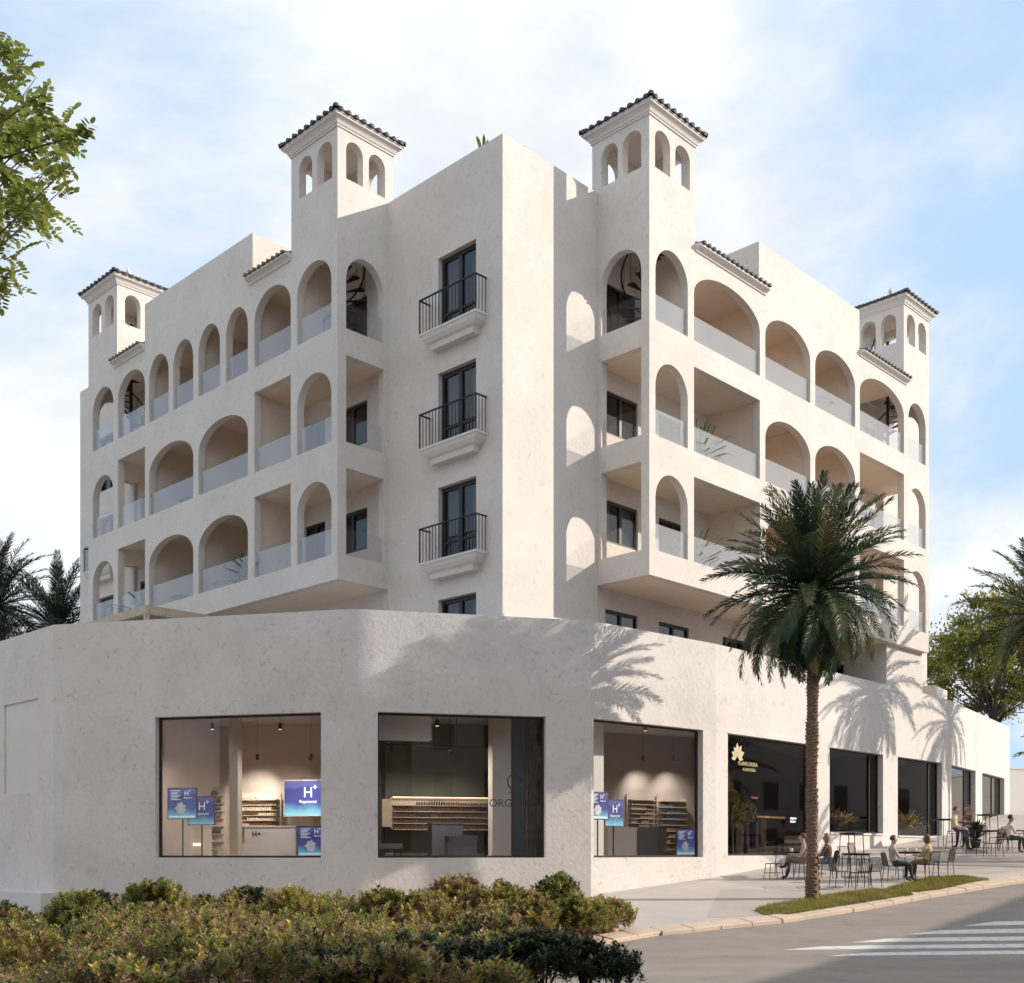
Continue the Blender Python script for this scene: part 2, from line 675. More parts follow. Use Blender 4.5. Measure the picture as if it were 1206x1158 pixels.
def kerb_stone_mesh():
    mb = MB()
    L, w = 0.86, 0.44
    b = 0.02
    top = [(-L / 2 + b, 0.0, 0.012), (L / 2 - b, 0.0, 0.012), (L / 2 - b, -w + b, -0.055), (-L / 2 + b, -w + b, -0.055)]
    rim = [(-L / 2, 0.02, -0.01), (L / 2, 0.02, -0.01), (L / 2, -w, -0.08), (-L / 2, -w, -0.08)]
    bot = [(x, y, -0.32) for x, y, z in rim]
    mb.add(top + rim + bot, [(3, 2, 1, 0), (0, 1, 5, 4), (1, 2, 6, 5), (2, 3, 7, 6), (3, 0, 4, 7), (4, 5, 9, 8), (5, 6, 10, 9), (6, 7, 11, 10), (7, 4, 8, 11)])
    return withmats(mb.mesh('kerb_stone'), M_KERB)


ks = kerb_stone_mesh()
rk = random.Random(5)
acc = 0.45
pl = KERB[3:14]
for (x0, y0), (x1, y1) in zip(pl, pl[1:]):
    L = hypot(x1 - x0, y1 - y0)
    s_ = acc
    while s_ < L:
        x, y = x0 + (x1 - x0) * s_ / L, y0 + (y1 - y0) * s_ / L
        if y < 46:
            ang = atan2(y1 - y0, x1 - x0)
            slope = (zg(y + 0.3) - zg(y - 0.3)) / 0.6 * sin(ang)
            M = Matrix.Translation((x, y, zg(y) + rk.uniform(-0.006, 0.006))) @ Matrix.Rotation(ang + rk.uniform(-.012, .012), 4, 'Z') @ Matrix.Rotation(-math.atan(slope), 4, 'Y')
            place('kerb_stone', ks, kerb, M)
        s_ += 0.875
    acc = s_ - L

# zebra crossing, painted on the road
zeb = [(22.02, 5.9, 0), (23.12, 5.3, 0), (24.22, 7.0, 0), (25.32, 8.6, 0), (26.42, 10.3, 0), (20.92, 9.3, 0)]
for yc, xl, _ in zeb:
    mb = MB()
    vs_, fs = [], []
    for k, x in enumerate(frange(xl, xl + 15, 30)):
        yy = yc + (x - 7) * 0.085
        for j, dyy in enumerate((-0.3, 0.3)):
            xx = x + (dyy + 0.3) / 0.62 * 0.95 * max(0, 1 - (x - xl) / 2)
            vs_.append((xx, yy + dyy, zg(yy + dyy) - 0.12 + 0.005 + 0.003 * 0))
        if k:
            fs.append((2 * k - 2, 2 * k, 2 * k + 1, 2 * k - 1))
    mb.add(vs_, fs)
    mb.build('crosswalk_stripe', M_PAINT, road)

# ------------------------------------------------------------------ the apartment building (local plan axes a, b)
bld = thing('apartment_building', BM @ Matrix.Translation((0, 0, 4.7)), 'cream stucco apartment building with arched loggias and four small tiled towers', 'building')
A1, PR, B1, PL_ = 3.855, 1.85, 4.70, 1.80
AE, BE = 21.30, 19.77
T = 0.25
ZB = 7.63
S1, S2, S3 = 8.35, 11.53, 14.72
HEAD_R, HEAD_A = (10.80, 13.97), (10.57, 13.68)
AX3 = 16.87
ZLOW, ZHIGH = 17.46, 18.87
ZC_ = 20.27


def low_open(u0, u1, fl, is_arch):
    s_ = (S1, S2)[fl]
    if is_arch:
        return arch(u0, u1, s_, HEAD_A[fl] - 0.78, HEAD_A[fl])
    return rect(u0, u1, s_, HEAD_R[fl])


def tower_open(u0, u1):
    return arch(u0, u1, 18.93, 19.74, 20.05, 12)


R_TOP = [(4.13, 5.65), (5.95, 9.43), (9.74, 12.47), (12.78, 15.5), (15.83, 19.22), (19.56, 21.03)]
R_LOW = [(4.13, 5.65, 1), (5.95, 9.43, 0), (9.74, 12.47, 1), (12.78, 15.5, 1), (15.83, 19.22, 0), (19.56, 21.03, 1)]
L_TOP = [(4.98, 6.63), (6.94, 8.84), (9.19, 10.43), (10.77, 12.06), (12.38, 13.66), (13.95, 15.27), (15.55, 17.5), (17.83, 19.43)]
L_LOW = [(4.98, 6.63, 1), (6.94, 8.84, 0), (9.19, 12.06, 1), (12.38, 15.27, 1), (15.55, 17.5, 0), (17.83, 19.43, 1)]


def facade(u_base, u_end, top, low, t1, t2, steps, name):
    """street facade of a wing: tower, low eave, high parapet, low eave, tower"""
    holes = []
    for q in top:
        holes.append(arch(q[0] - u_base, q[1] - u_base, S3, AX3 - 0.78, AX3))
    for q in low:
        for fl in (0, 1):
            holes.append(low_open(q[0] - u_base, q[1] - u_base, fl, q[2]))
    for q in t1 + t2:
        holes.append(tower_open(q[0] - u_base, q[1] - u_base))
    s0, s1, s2, s3 = [s - u_base for s in steps]
    E = u_end - u_base
    outl = [(0, ZB), (E, ZB), (E, ZC_), (s3, ZC_), (s3, ZLOW), (s2, ZLOW), (s2, ZHIGH), (s1, ZHIGH), (s1, ZLOW), (s0, ZLOW), (s0, ZC_), (0, ZC_)]
    return outl, holes


# right-hand wing
outl, holes = facade(A1, AE, R_TOP, R_LOW, [(4.11, 4.81), (5.05, 5.75)], [(19.46, 20.14), (20.39, 21.07)], (6.0, 9.38, 15.80, 19.20), 'r')
part('facade_wall', lambda mb: wall(mb, (A1, -PR), (AE, -PR), outl, holes, T, 1, 0, BM), M_WALL, bld)
rl_h = [arch(0.03, 1.47, S3, AX3 - 0.78, AX3), rect(0.03, 1.47, S2, HEAD_R[1]), rect(0.03, 1.47, S1, HEAD_R[0]), tower_open(0.03, 0.69), tower_open(0.86, 1.46)]
part('facade_wall', lambda mb: wall(mb, (A1, -1.6), (A1, 0.2), rect(0, 1.8, ZB, ZC_), rl_h, T, -1, 0, BM), M_WALL, bld)
end_h = [arch(0.03, 1.47, S3, AX3 - 0.78, AX3), rect(0.03, 1.47, S2, HEAD_R[1]), rect(0.03, 1.47, S1, HEAD_R[0]), tower_open(0.03, 0.69), tower_open(0.86, 1.46)]
part('facade_wall', lambda mb: wall(mb, (AE, -1.6), (AE, 0.2), rect(0, 1.8, ZB, ZC_), end_h, T, 1, 0, BM), M_WALL, bld)
# left-hand wing
outl2, holes2 = facade(B1, BE, L_TOP, L_LOW, [(4.95, 5.65), (5.89, 6.53)], [(17.82, 18.5), (18.76, 19.45)], (6.91, 8.93, 15.56, 17.56), 'l')
part('facade_wall', lambda mb: wall(mb, (-PL_, B1), (-PL_, BE), outl2, holes2, T, -1, 0, BM), M_WALL, bld)
lr_h = [arch(0.05, 1.40, S3, AX3 - 0.78, AX3), rect(0.05, 1.42, S2, HEAD_R[1]), rect(0.05, 1.42, S1, HEAD_R[0]), tower_open(0.05, 0.65), tower_open(0.86, 1.46)]
part('facade_wall', lambda mb: wall(mb, (-1.55, B1), (0.2, B1), rect(0, 1.75, ZB, ZC_), lr_h, T, 1, 0, BM), M_WALL, bld)
part('facade_wall', lambda mb: wall(mb, (-1.55, BE), (0.2, BE), rect(0, 1.75, ZB, ZC_), lr_h, T, -1, 0, BM), M_WALL, bld)


def TW(p0, p1, L, h, side):
    part('tower_wall', lambda mb: wall(mb, p0, p1, rect(0, L, 17.35, ZC_), [tower_open(*q) for q in h], T, side, 0, BM), M_WALL, bld)


# backs and inner sides of the four towers
h1, h2, h3, h4 = [(0.16, 0.78), (0.98, 1.6)], [(0.05, 0.65), (0.86, 1.46)], [(0.3, 0.92), (1.1, 1.7)], [(0.05, 0.65), (0.84, 1.44)]
TW((A1 + T, 0.2), (6.0, 0.2), 6.0 - A1 - T, h1, -1)
TW((6.0, -1.6), (6.0, -0.05), 1.55, h2, 1)
TW((19.2, 0.2), (AE - T, 0.2), AE - T - 19.2, h3, -1)
TW((19.2, -1.6), (19.2, -0.05), 1.55, h2, -1)
TW((0.2, B1 + T), (0.2, 6.91), 6.91 - B1 - T, h1, 1)
TW((-1.55, 6.91), (-0.05, 6.91), 1.5, h4, -1)
TW((0.2, 17.56), (0.2, BE - T), BE - T - 17.56, h3, 1)
TW((-1.55, 17.56), (-0.05, 17.56), 1.5, h4, 1)

# loggia floors, ceilings and partitions
def slabs(mb):
    for z0, z1 in ((ZB, 8.05), (10.82, 11.25), (13.985, 14.42)):
        mb.box((A1 + T, -PR + T, z0), (AE - T, 0.1, z1), 0, BM)
        mb.box((-PL_ + T, B1 + T, z0), (0.0, BE - T, z1), 0, BM)
    mb.box((6.0, -PR + T, 17.02), (19.2, 0.95, 17.38), 0, BM)
    mb.box((-PL_ + T, 6.91, 17.02), (0.95, 17.56, 17.38), 0, BM)
    for a in (5.70,):
        mb.box((a, -PR + T, 14.42), (a + 0.2, 0.1, 17.36), 0, BM)
    for a in (9.5, 12.53, 15.57):
        for z0, z1 in ((8.05, 10.82), (11.25, 13.985), (14.42, 17.02)):
            mb.box((a, -PR + T, z0), (a + 0.16, 0.1, z1), 0, BM)
    for b in (6.69,):
        mb.box((-PL_ + T, b, 14.42), (0, b + 0.2, 17.36), 0, BM)
    for b in (8.93, 12.13, 15.33):
        for z0, z1 in ((8.05, 10.82), (11.25, 13.985), (14.42, 17.02)):
            mb.box((-PL_ + T, b, z0), (0, b + 0.16, z1), 0, BM)


part('loggia_slab', slabs, M_SOFF, bld)

# back walls of the loggias with their windows
W_R = [(4.32, 5.84), (6.87, 8.43), (10.3, 12.0), (13.3, 15.0), (16.6, 18.4), (19.75, 20.85)]
W_L = [(5.64, 7.15), (7.7, 8.75), (9.8, 11.5), (13.0, 14.8), (16.36, 17.88), (18.3, 19.3)]
W_Z = [(5.0, 7.05), (8.99, 10.22), (12.13, 13.4), (14.5, 16.5)]
D_Z = [(5.0, 7.05), (8.08, 10.22), (11.28, 13.38), (14.45, 16.5)]


def zrange(i, fl):
    return (W_Z if i == 0 else D_Z)[fl]


hr = [rect(u0 - A1 - 0.02, u1 - A1 - 0.02, *zrange(i, fl)) for i, (u0, u1) in enumerate(W_R) for fl in range(4)]
part('inner_wall', lambda mb: wall(mb, (A1 + 0.02, 0.1), (AE - 0.02, 0.1), rect(0, AE - A1 - 0.04, 4.6, 17.36), hr, 0.2, 1, 0, BM), M_WALL, bld)
hl = [rect(u0 - B1 - 0.02, u1 - B1 - 0.02, *zrange(i, fl)) for i, (u0, u1) in enumerate(W_L) for fl in range(4)]
part('inner_wall', lambda mb: wall(mb, (0.0, B1 + 0.02), (0.0, BE - 0.02), rect(0, BE - B1 - 0.04, 4.6, 17.36), hl, 0.2, -1, 0, BM), M_WALL, bld)

# the corner block between the wings and its twin at the far left end
part('corner_wall', lambda mb: wall(mb, (0, 0), (A1, 0), rect(0, A1, 4.5, 18.83), [], T, 1, 0, BM), M_WALL, bld)
CW = [(14.30, 16.44), (11.14, 13.25), (7.98, 10.09), (4.9, 6.98)]
ch = [rect(1.0 - T, 2.51 - T, z0, z1) for z0, z1 in CW]
part('corner_wall', lambda mb: wall(mb, (0, T), (0, B1), rect(0, B1 - T, 4.5, 18.83), ch, T, -1, 0, BM), M_WALL, bld)
FW = [(21.2, 22.7)]
fh = [rect(21.2 - BE, 22.7 - BE, z0, z1) for z0, z1 in CW]
part('corner_wall', lambda mb: (wall(mb, (0, BE), (0, 24.25), rect(0, 24.25 - BE, 3.5, 18.77), fh, T, -1, 0, BM), mb.box((T, 24.0, 3.5), (9.0, 24.25, 18.77), 0, BM)), M_WALL, bld)


part('corner_wall', lambda mb: wall(mb, (AE, 0), (25.2, 0), rect(0, 25.2 - AE, 3.5, 18.8), [], T, 1, 0, BM), M_WALL, bld)


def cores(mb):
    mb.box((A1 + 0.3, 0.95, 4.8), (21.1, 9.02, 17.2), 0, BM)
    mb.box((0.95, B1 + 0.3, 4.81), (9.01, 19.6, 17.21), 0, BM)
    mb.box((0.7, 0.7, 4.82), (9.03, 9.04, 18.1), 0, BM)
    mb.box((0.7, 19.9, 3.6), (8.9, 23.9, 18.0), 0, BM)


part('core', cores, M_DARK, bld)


def roof_bits(mb):
    mb.box((9.38, -PR + T, 17.38), (15.80, 5.5, ZHIGH), 0, BM)
    mb.box((-PL_ + T, 8.93, 17.38), (5.5, 15.56, ZHIGH), 0, BM)
    mb.box((A1, T, 4.6), (A1 + 0.02, 4.0, 18.83), 0, BM)
    # parapet backs of the corner block
    mb.box((A1 - 0.001, T + 0.001, 17.2), (A1 + 0.25, 6.0, 18.825), 0, BM)
    mb.box((T + 0.001, B1 - 0.001, 17.2), (6.0, B1 + 0.25, 18.825), 0, BM)


part('roof_block', roof_bits, M_WALL, bld)
for (a, b) in ((11.8, 0.6), (0.5, 12.1)):
    part('roof_vent', lambda mb: (mb.box((a, b, ZHIGH), (a + 0.22, b + 0.22, ZHIGH + 0.36), 0, BM), mb.box((a - 0.05, b - 0.05, ZHIGH + 0.36), (a + 0.27, b + 0.27, ZHIGH + 0.42), 0, BM)), M_TRIM, bld)

# below the wings: end piers down to the podium
part('pier_wall', lambda mb: (mb.box((18.3, -1.62, 4.5), (21.25, 0.08, ZB), 0, BM)), M_WALL, bld)
part('pier_wall', lambda mb: (mb.box((9.45, -0.25, 4.5), (18.3, 0.09, 6.2), 0, BM)), M_WALL, bld)


# ---- windows
def LP(plane, c):
    """local point on a plane: u along it, d inwards"""
    if plane == 'A':
        return lambda u, d, z: (u, c + d, z)
    return lambda u, d, z: (c + d, u, z)


def bx(mb, f, u0, u1, d0, d1, z0, z1, mi=0, M=BM):
    p, q = f(u0, d0, z0), f(u1, d1, z1)
    mb.box(tuple(min(x, y) for x, y in zip(p, q)), tuple(max(x, y) for x, y in zip(p, q)), mi, M)


def window(parent, plane, c, u0, u1, z0, z1, d=0.10, fw=0.07, rail=None, curtain=False):
    f = LP(plane, c)
    um = (u0 + u1) / 2
    mb = MB()
    e = 0.002
    bx(mb, f, u0 + e, u0 + fw, d, d + 0.07, z0 + e, z1 - e)
    bx(mb, f, u1 - fw, u1 - e, d, d + 0.07, z0 + e, z1 - e)
    bx(mb, f, u0 + fw, u1 - fw, d, d + 0.07, z1 - fw * 1.3, z1 - e)
    bx(mb, f, u0 + fw, u1 - fw, d, d + 0.07, z0 + e, z0 + fw)
    bx(mb, f, um - fw * 0.75, um + fw * 0.75, d - 0.012, d + 0.07, z0 + fw, z1 - fw * 1.3)
    if rail:
        bx(mb, f, u0 + fw, um - fw * 0.75, d + 0.005, d + 0.06, rail, rail + 0.07)
        bx(mb, f, um + fw * 0.75, u1 - fw, d + 0.005, d + 0.06, rail, rail + 0.07)
    w = mb.build('window', M_FRAME, parent)
    for (x0, x1) in ((u0 + fw, um - fw * 0.75), (um + fw * 0.75, u1 - fw)):
        part('pane', lambda m2: bx(m2, f, x0, x1, d + 0.035, d + 0.045, z0 + fw, z1 - fw * 1.3), M_PANE, w)
    if curtain:
        mbc = MB()
        n = 14
        for (x0, x1) in ((u0 + 0.05, u0 + 0.5), (u1 - 0.5, u1 - 0.05)):
            for k in range(n):
                xa, xb = x0 + (x1 - x0) * k / n, x0 + (x1 - x0) * (k + 1) / n
                da, db = d + 0.2 + 0.03 * (k % 2), d + 0.2 + 0.03 * ((k + 1) % 2)
                mbc.add([f(xa, da, z0), f(xb, db, z0), f(xb, db, z1), f(xa, da, z1)], [(0, 1, 2, 3)], 0, BM)
        mbc.build('curtain', M_CURT, w)
    return w


for i, (u0, u1) in enumerate(W_R):
    for fl in range(4):
        window(bld, 'A', 0.1, u0, u1, *zrange(i, fl), d=0.06, curtain=(i + fl) % 3 == 1)
for i, (u0, u1) in enumerate(W_L):
    for fl in range(4):
        window(bld, 'B', 0.0, u0, u1, *zrange(i, fl), d=0.06, curtain=(i + fl) % 3 == 0)
for z0, z1 in CW:
    window(bld, 'B', 0.0, 1.0, 2.51, z0, z1, d=0.15, fw=0.09, rail=z0 + 0.55, curtain=True)
    window(bld, 'B', 0.0, 21.2, 22.7, z0, z1, d=0.15, fw=0.09, rail=z0 + 0.55)


# ---- little balconies with iron railings
def little_balcony(b0, b1, zt):
    pr = 0.42
    s_ = MB()
    prof = [(0.0, 0.0), (0.0, -0.06), (0.02, -0.07), (0.05, -0.17), (0.11, -0.27), (0.17, -0.32), (0.18, -0.38), (0.19, -0.46)]
    lo = []
    for inset, dz in prof:
        e = inset
        lo.append([(-pr + e, b0 + e * 1.6, zt + dz), (-pr + e, b1 - e * 1.6, zt + dz), (0.0, b1 - e * 1.6, zt + dz), (0.0, b0 + e * 1.6, zt + dz)])
    vs_ = [p for l in lo for p in l]
    fs = [(3, 2, 1, 0)]
    for i in range(len(lo) - 1):
        for k in range(4):
            fs.append((i * 4 + k, i * 4 + (k + 1) % 4, i * 4 + 4 + (k + 1) % 4, i * 4 + 4 + k))
    n = (len(lo) - 1) * 4
    fs.append((n, n + 1, n + 2, n + 3))
    s_.add(vs_, fs, 0, BM)
    bal = s_.build('balcony', M_TRIM, bld)
    r = MB()
    zr = zt + 0.96
    x = -pr + 0.03
    y0, y1 = b0 + 0.03, b1 - 0.03
    r.box((x - 0.02, y0 - 0.02, zr - 0.035), (x + 0.02, y1 + 0.02, zr), 0, BM)
    for y in (y0, y1):
        r.box((x + 0.02, y - 0.02, zr - 0.035), (0, y + 0.02, zr), 0, BM)
    nb = 17
    for k in range(nb + 1):
        y = y0 + (y1 - y0) * k / nb
        w = 0.016 if k in (0, nb) else 0.0075
        r.box((x - w, y - w, zt), (x + w, y + w, zr - 0.035), 0, BM)
    for y in (y0, y1):
        for k in range(1, 4):
            xx = x + (0 - x) * k / 3.3
            r.box((xx - 0.0075, y - 0.0075, zt), (xx + 0.0075, y + 0.0075, zr - 0.035), 0, BM)
    r.build('railing', M_IRON, bal)


for zt in (14.30, 11.14, 7.98):
    little_balcony(0.58, 2.87, zt)
for zt in (11.14, 7.98):
    little_balcony(20.9, 23.1, zt)

# ---- glass balustrades
def balustrade(plane, c, u0, u1, z0):
    f = LP(plane, c)
    o_ = part('glass_balustrade', lambda mb: bx(mb, f, u0 + 0.012, u1 - 0.012, 0.085, 0.105, z0 + 0.003, z0 + 0.77), M_BAL, bld)
    return o_


for q in R_TOP:
    balustrade('A', -PR, q[0], q[1], S3)
for q in L_TOP:
    balustrade('B', -PL_, q[0], q[1], S3)
for q in R_LOW:
    balustrade('A', -PR, q[0], q[1], S1)
    balustrade('A', -PR, q[0], q[1], S2)
for q in L_LOW:
    balustrade('B', -PL_, q[0], q[1], S1)
    balustrade('B', -PL_, q[0], q[1], S2)
for z0 in (S1, S2, S3):
    f = LP('B', A1)
    part('glass_balustrade', lambda mb: bx(mb, f, -1.56, -0.14, 0.085, 0.1, z0 + 0.003, z0 + 0.77), M_SHOP, bld)
    f2 = LP('A', B1)
    part('glass_balustrade', lambda mb: bx(mb, f2, -1.49, -0.16, 0.085, 0.1, z0 + 0.003, z0 + 0.77), M_SHOP, bld)

# ---- tower roofs: cornice, boards, barrel tiles, finial
def half_pipe(L, r, name, mat):
    mb = MB()
    n = 7
    vs_, fs = [], []
    rows = max(2, int(L / 0.34) + 1)
    ys = []
    for k in range(rows):
        ys += [(L * k / rows, 1.0, 0.02 if k else 0.0), (L * (k + 1) / rows, 0.82, 0.0)]
    for (y, s_, lift) in ys:
        for i in range(n + 1):
            t = pi * i / n
            vs_.append((r * s_ * cos(t), y, r * s_ * sin(t) + lift))
    m_ = n + 1
    for j in range(len(ys) - 1):
        for i in range(n):
            fs.append((j * m_ + i, j * m_ + i + 1, (j + 1) * m_ + i + 1, (j + 1) * m_ + i))
    fs.append(tuple(range(n, -1, -1)))
    mb.add(vs_, fs, 0, None, True)
    return withmats(mb.mesh(name), mat)


TILE_CACHE = {}


def tile_mesh(L, mat):
    key = (round(L, 1), mat.name)
    if key not in TILE_CACHE:
        TILE_CACHE[key] = half_pipe(max(0.25, round(L, 1)), 0.088, 'roof_tile', mat)
    return TILE_CACHE[key]


def tower_roof(a0, a1, b0, b1, zc):
    c = MB()
    prof = [(0.0, 0.0), (0.035, 0.0), (0.035, 0.05), (0.06, 0.06), (0.09, 0.13), (0.15, 0.19), (0.20, 0.21), (0.20, 0.27), (0.22, 0.275), (0.22, 0.30)]
    vs_ = []
    for e, dz in prof:
        vs_ += [(a0 - e, b0 - e, zc + dz), (a1 + e, b0 - e, zc + dz), (a1 + e, b1 + e, zc + dz), (a0 - e, b1 + e, zc + dz)]
    fs = [(3, 2, 1, 0)]
    for i in range(len(prof) - 1):
        for k in range(4):
            fs.append((i * 4 + k, i * 4 + (k + 1) % 4, i * 4 + 4 + (k + 1) % 4, i * 4 + 4 + k))
    # pyramid
    e = 0.22
    zt = zc + 0.30
    cx_, cy_ = (a0 + a1) / 2, (b0 + b1) / 2
    half = min(a1 - a0, b1 - b0) / 2 + e
    pitch = 0.45
    top = zt + half * pitch
    n = len(vs_)
    vs_.append((cx_, cy_, top))
    k = (len(prof) - 1) * 4
    fs += [(k + i, k + (i + 1) % 4, n) for i in range(4)]
    c.add(vs_, fs, 0, BM)
    roof = c.build('tower_roof', M_TRIM, bld)
    # tiles: columns running up each face to the hips
    corners = [(a0 - e, b0 - e), (a1 + e, b0 - e), (a1 + e, b1 + e), (a0 - e, b1 + e)]
    for i in range(4):
        p, q = Vector(corners[i]), Vector(corners[(i + 1) % 4])
        L = (q - p).length
        u = (q - p) / L
        inn = Vector((-u.y, u.x))
        half2 = abs((Vector((cx_, cy_)) - p).dot(inn))
        nt = 9
        ang = math.atan2(top - zt, half2)
        for k in range(nt):
            s_ = (k + 0.5) / nt * L
            run = min(s_, L - s_) / (L / 2) * half2
            base = p + u * s_ - inn * 0.06
            M = BM @ Matrix.Translation((base.x, base.y, zt - 0.005)) @ Matrix.Rotation(atan2(u.y, u.x), 4, 'Z') @ Matrix.Rotation(ang, 4, 'X')
            place('roof_tile', tile_mesh((run + 0.06) / cos(ang), M_TILE), roof, M)
    # hip ridges
    for cnr in corners:
        d = Vector((cx_, cy_, top)) - Vector((cnr[0], cnr[1], zt))
        M = BM @ Matrix.Translation((cnr[0] - d.x * 0.03, cnr[1] - d.y * 0.03, zt + 0.03)) @ d.to_track_quat('Y', 'Z').to_matrix().to_4x4()
        place('ridge_tile', tile_mesh(d.length * 1.03, M_TILE), roof, M)
    part('finial', lambda mb: mb.lathe([(0.1, 0.0), (0.1, 0.07), (0.05, 0.1), (0.045, 0.16), (0.085, 0.22), (0.09, 0.28), (0.05, 0.36), (0.015, 0.44)], 12, 0, BM @ Matrix.Translation((cx_, cy_, top + 0.03))), M_TRIM, roof)


tower_roof(A1, 6.0, -PR, 0.2, ZC_)
tower_roof(19.2, AE, -PR, 0.2, ZC_)
tower_roof(-PL_, 0.2, B1, 6.91, ZC_)
tower_roof(-PL_, 0.2, 17.56, BE, ZC_)


# ---- tiled eaves over the low stretches
def eave(plane, c, u0, u1):
    f = LP(plane, c)
    mb = MB()
    prof = [(0.0, -0.16), (-0.04, -0.16), (-0.06, -0.10), (-0.13, -0.05), (-0.2, -0.035), (-0.2, 0.03), (0.3, 0.13), (0.3, -0.16)]
    vs_ = [f(u, d, ZLOW + dz) for u in (u0, u1) for d, dz in prof]
    n = len(prof)
    fs = [tuple(range(n)), tuple(range(2 * n - 1, n - 1, -1))] + [(i, n + i, n + (i + 1) % n, (i + 1) % n) for i in range(n)]
    mb.add(vs_, fs, 0, BM)
    ev = mb.build('eave', M_TRIM, bld)
    nt = int((u1 - u0) / 0.235)
    for k in range(nt):
        u = u0 + (k + 0.5) * (u1 - u0) / nt
        p = f(u, -0.25, ZLOW + 0.02)
        rot = 0 if plane == 'A' else -pi / 2
        M = BM @ Matrix.Translation(p) @ Matrix.Rotation(rot, 4, 'Z') @ Matrix.Rotation(0.2, 4, 'X')
        place('roof_tile', tile_mesh(0.6, M_TILE if plane == 'A' else M_TILE2), ev, M)


eave('A', -PR, 6.01, 9.75)
eave('A', -PR, 15.81, 19.4)
eave('B', -PL_, 6.92, 9.1)
eave('B', -PL_, 15.57, 17.75)

# ---- spiral stairs up into the towers
def tread_mesh():
    mb = MB()
    w = radians(12)
    pts = [(0.05 * cos(-w), 0.05 * sin(-w)), (0.62 * cos(-w), 0.62 * sin(-w)), (0.64, 0), (0.62 * cos(w), 0.62 * sin(w)), (0.05 * cos(w), 0.05 * sin(w))]
    mb.prism(pts, -0.025, 0.0)
    mb.tube([(0.60, 0, 0), (0.60, 0, 0.92)], 0.009, 6)
    return withmats(mb.mesh('tread'), M_IRON)


TREAD = tread_mesh()


def spiral(a, b, start, turn=1):
    z0, z1 = 14.42, 18.6
    st = part('spiral_staircase', lambda mb: mb.tube([(a, b, z0), (a, b, z1 + 0.9)], 0.055, 10, 0, BM), M_IRON, bld)
    n = 17
    for k in range(n):
        place('tread', TREAD, st, BM @ TR(a, b, z0 + (z1 - z0) * (k + 1) / n, start + turn * k * radians(27)))
    hr_ = [(a + 0.60 * cos(start + turn * radians(27) * (k - 0.5)), b + 0.60 * sin(start + turn * radians(27) * (k - 0.5)), z0 + 0.94 + (z1 - z0) * (k + 0.5) / n) for k in [j * 0.5 for j in range(2 * n)]]
    part('handrail', lambda mb: mb.tube(hr_, 0.028, 7, 0, BM), M_IRON, st)


spiral(4.92, -0.78, 0.4)
spiral(20.15, -0.75, 1.6)
spiral(-0.72, 5.82, 2.2, -1)
spiral(-0.72, 18.6, 0.2, -1)

# ------------------------------------------------------------------ the shop podium
PP = dict(A=Vector((-12.3, 31.04, 0)), B=Vector((-3.93, 28.99, 0)), C=Vector((2.08, 30.48, 0)), D=Vector((5.97, 33.89, 0)), E=Vector((17.31, 46.1, 0)), F=Vector((24.25, 56.42, 0)))
PP['Z'] = PP['A'] + EB * 16
ZP = 6.1
pod = thing('shop_podium', (2.08, 30.48, -1.1), 'long rough white stucco shop base with large dark-framed display windows', 'building')


class Facet:
    def __init__(s, k0, k1):
        s.p, s.q = (PP[k0], PP[k1]) if isinstance(k0, str) else (k0, k1)
        s.L = (s.q - s.p).length
        s.u = (s.q - s.p).normalized()
        s.n = Vector((-s.u.y, s.u.x, 0))
        s.M = Matrix(((s.u.x, s.n.x, 0, s.p.x), (s.u.y, s.n.y, 0, s.p.y), (0, 0, 1, 0), (0, 0, 0, 1)))

    def st(s, x, y, d):
        """photo pixel -> (distance along, height) on the plane d metres behind the wall"""
        r = Vector(((x - CX) / F_PX, 1.0))
        p = s.p + s.n * d
        det = r.x * (-s.u.y) + s.u.x * r.y
        t = (p.x * (-s.u.y) + s.u.x * p.y) / det
        w = Vector((r.x * t, t, 0)) - p
        return w.dot(s.u), (YH - y) * t / F_PX

    def text_m(s, sv, d, z):
        o_ = s.p + s.u * sv + s.n * d
        up, out = Vector((0, 0, 1)), -s.n
        return Matrix(((s.u.x, up.x, out.x, o_.x), (s.u.y, up.y, out.y, o_.y), (s.u.z, up.z, out.z, z), (0, 0, 0, 1)))


FZ, FA, FB, FC, FD, FE = Facet('Z', 'A'), Facet('A', 'B'), Facet('B', 'C'), Facet('C', 'D'), Facet('D', 'E'), Facet('E', 'F')
HS = 3.54
W1, W2, W3 = (3.04, 7.70, -0.14, HS), (0.57, 4.96, -0.14, HS), (0.10, 4.59, -0.14, HS)
W4, W5, W6 = (0.64, 6.05, -0.10, HS), (6.94, 10.98, 0.67, HS), (12.2, 16.21, 0.62, HS)
W7, W8 = (0.79, 5.1, 0.9, HS), (6.4, 11.22, 1.4, HS)
PT = 0.3


def podium_wall(fc, wins, name='podium_wall', extra=None, c0=0.0, c1=0.0):
    return part(name, lambda mb: wall(mb, fc.p, fc.q, rect(c0, fc.L - c1, -2.7, ZP), [rect(*w) for w in wins] + (extra or []), PT, 1, 0), M_POD, pod)


PANEL = (FZ.L - 3.2, FZ.L - 0.95, 1.65, 4.22)
podium_wall(FZ, [PANEL])
podium_wall(FA, [W1], c1=0.52)
podium_wall(FB, [W2], c0=0.52)


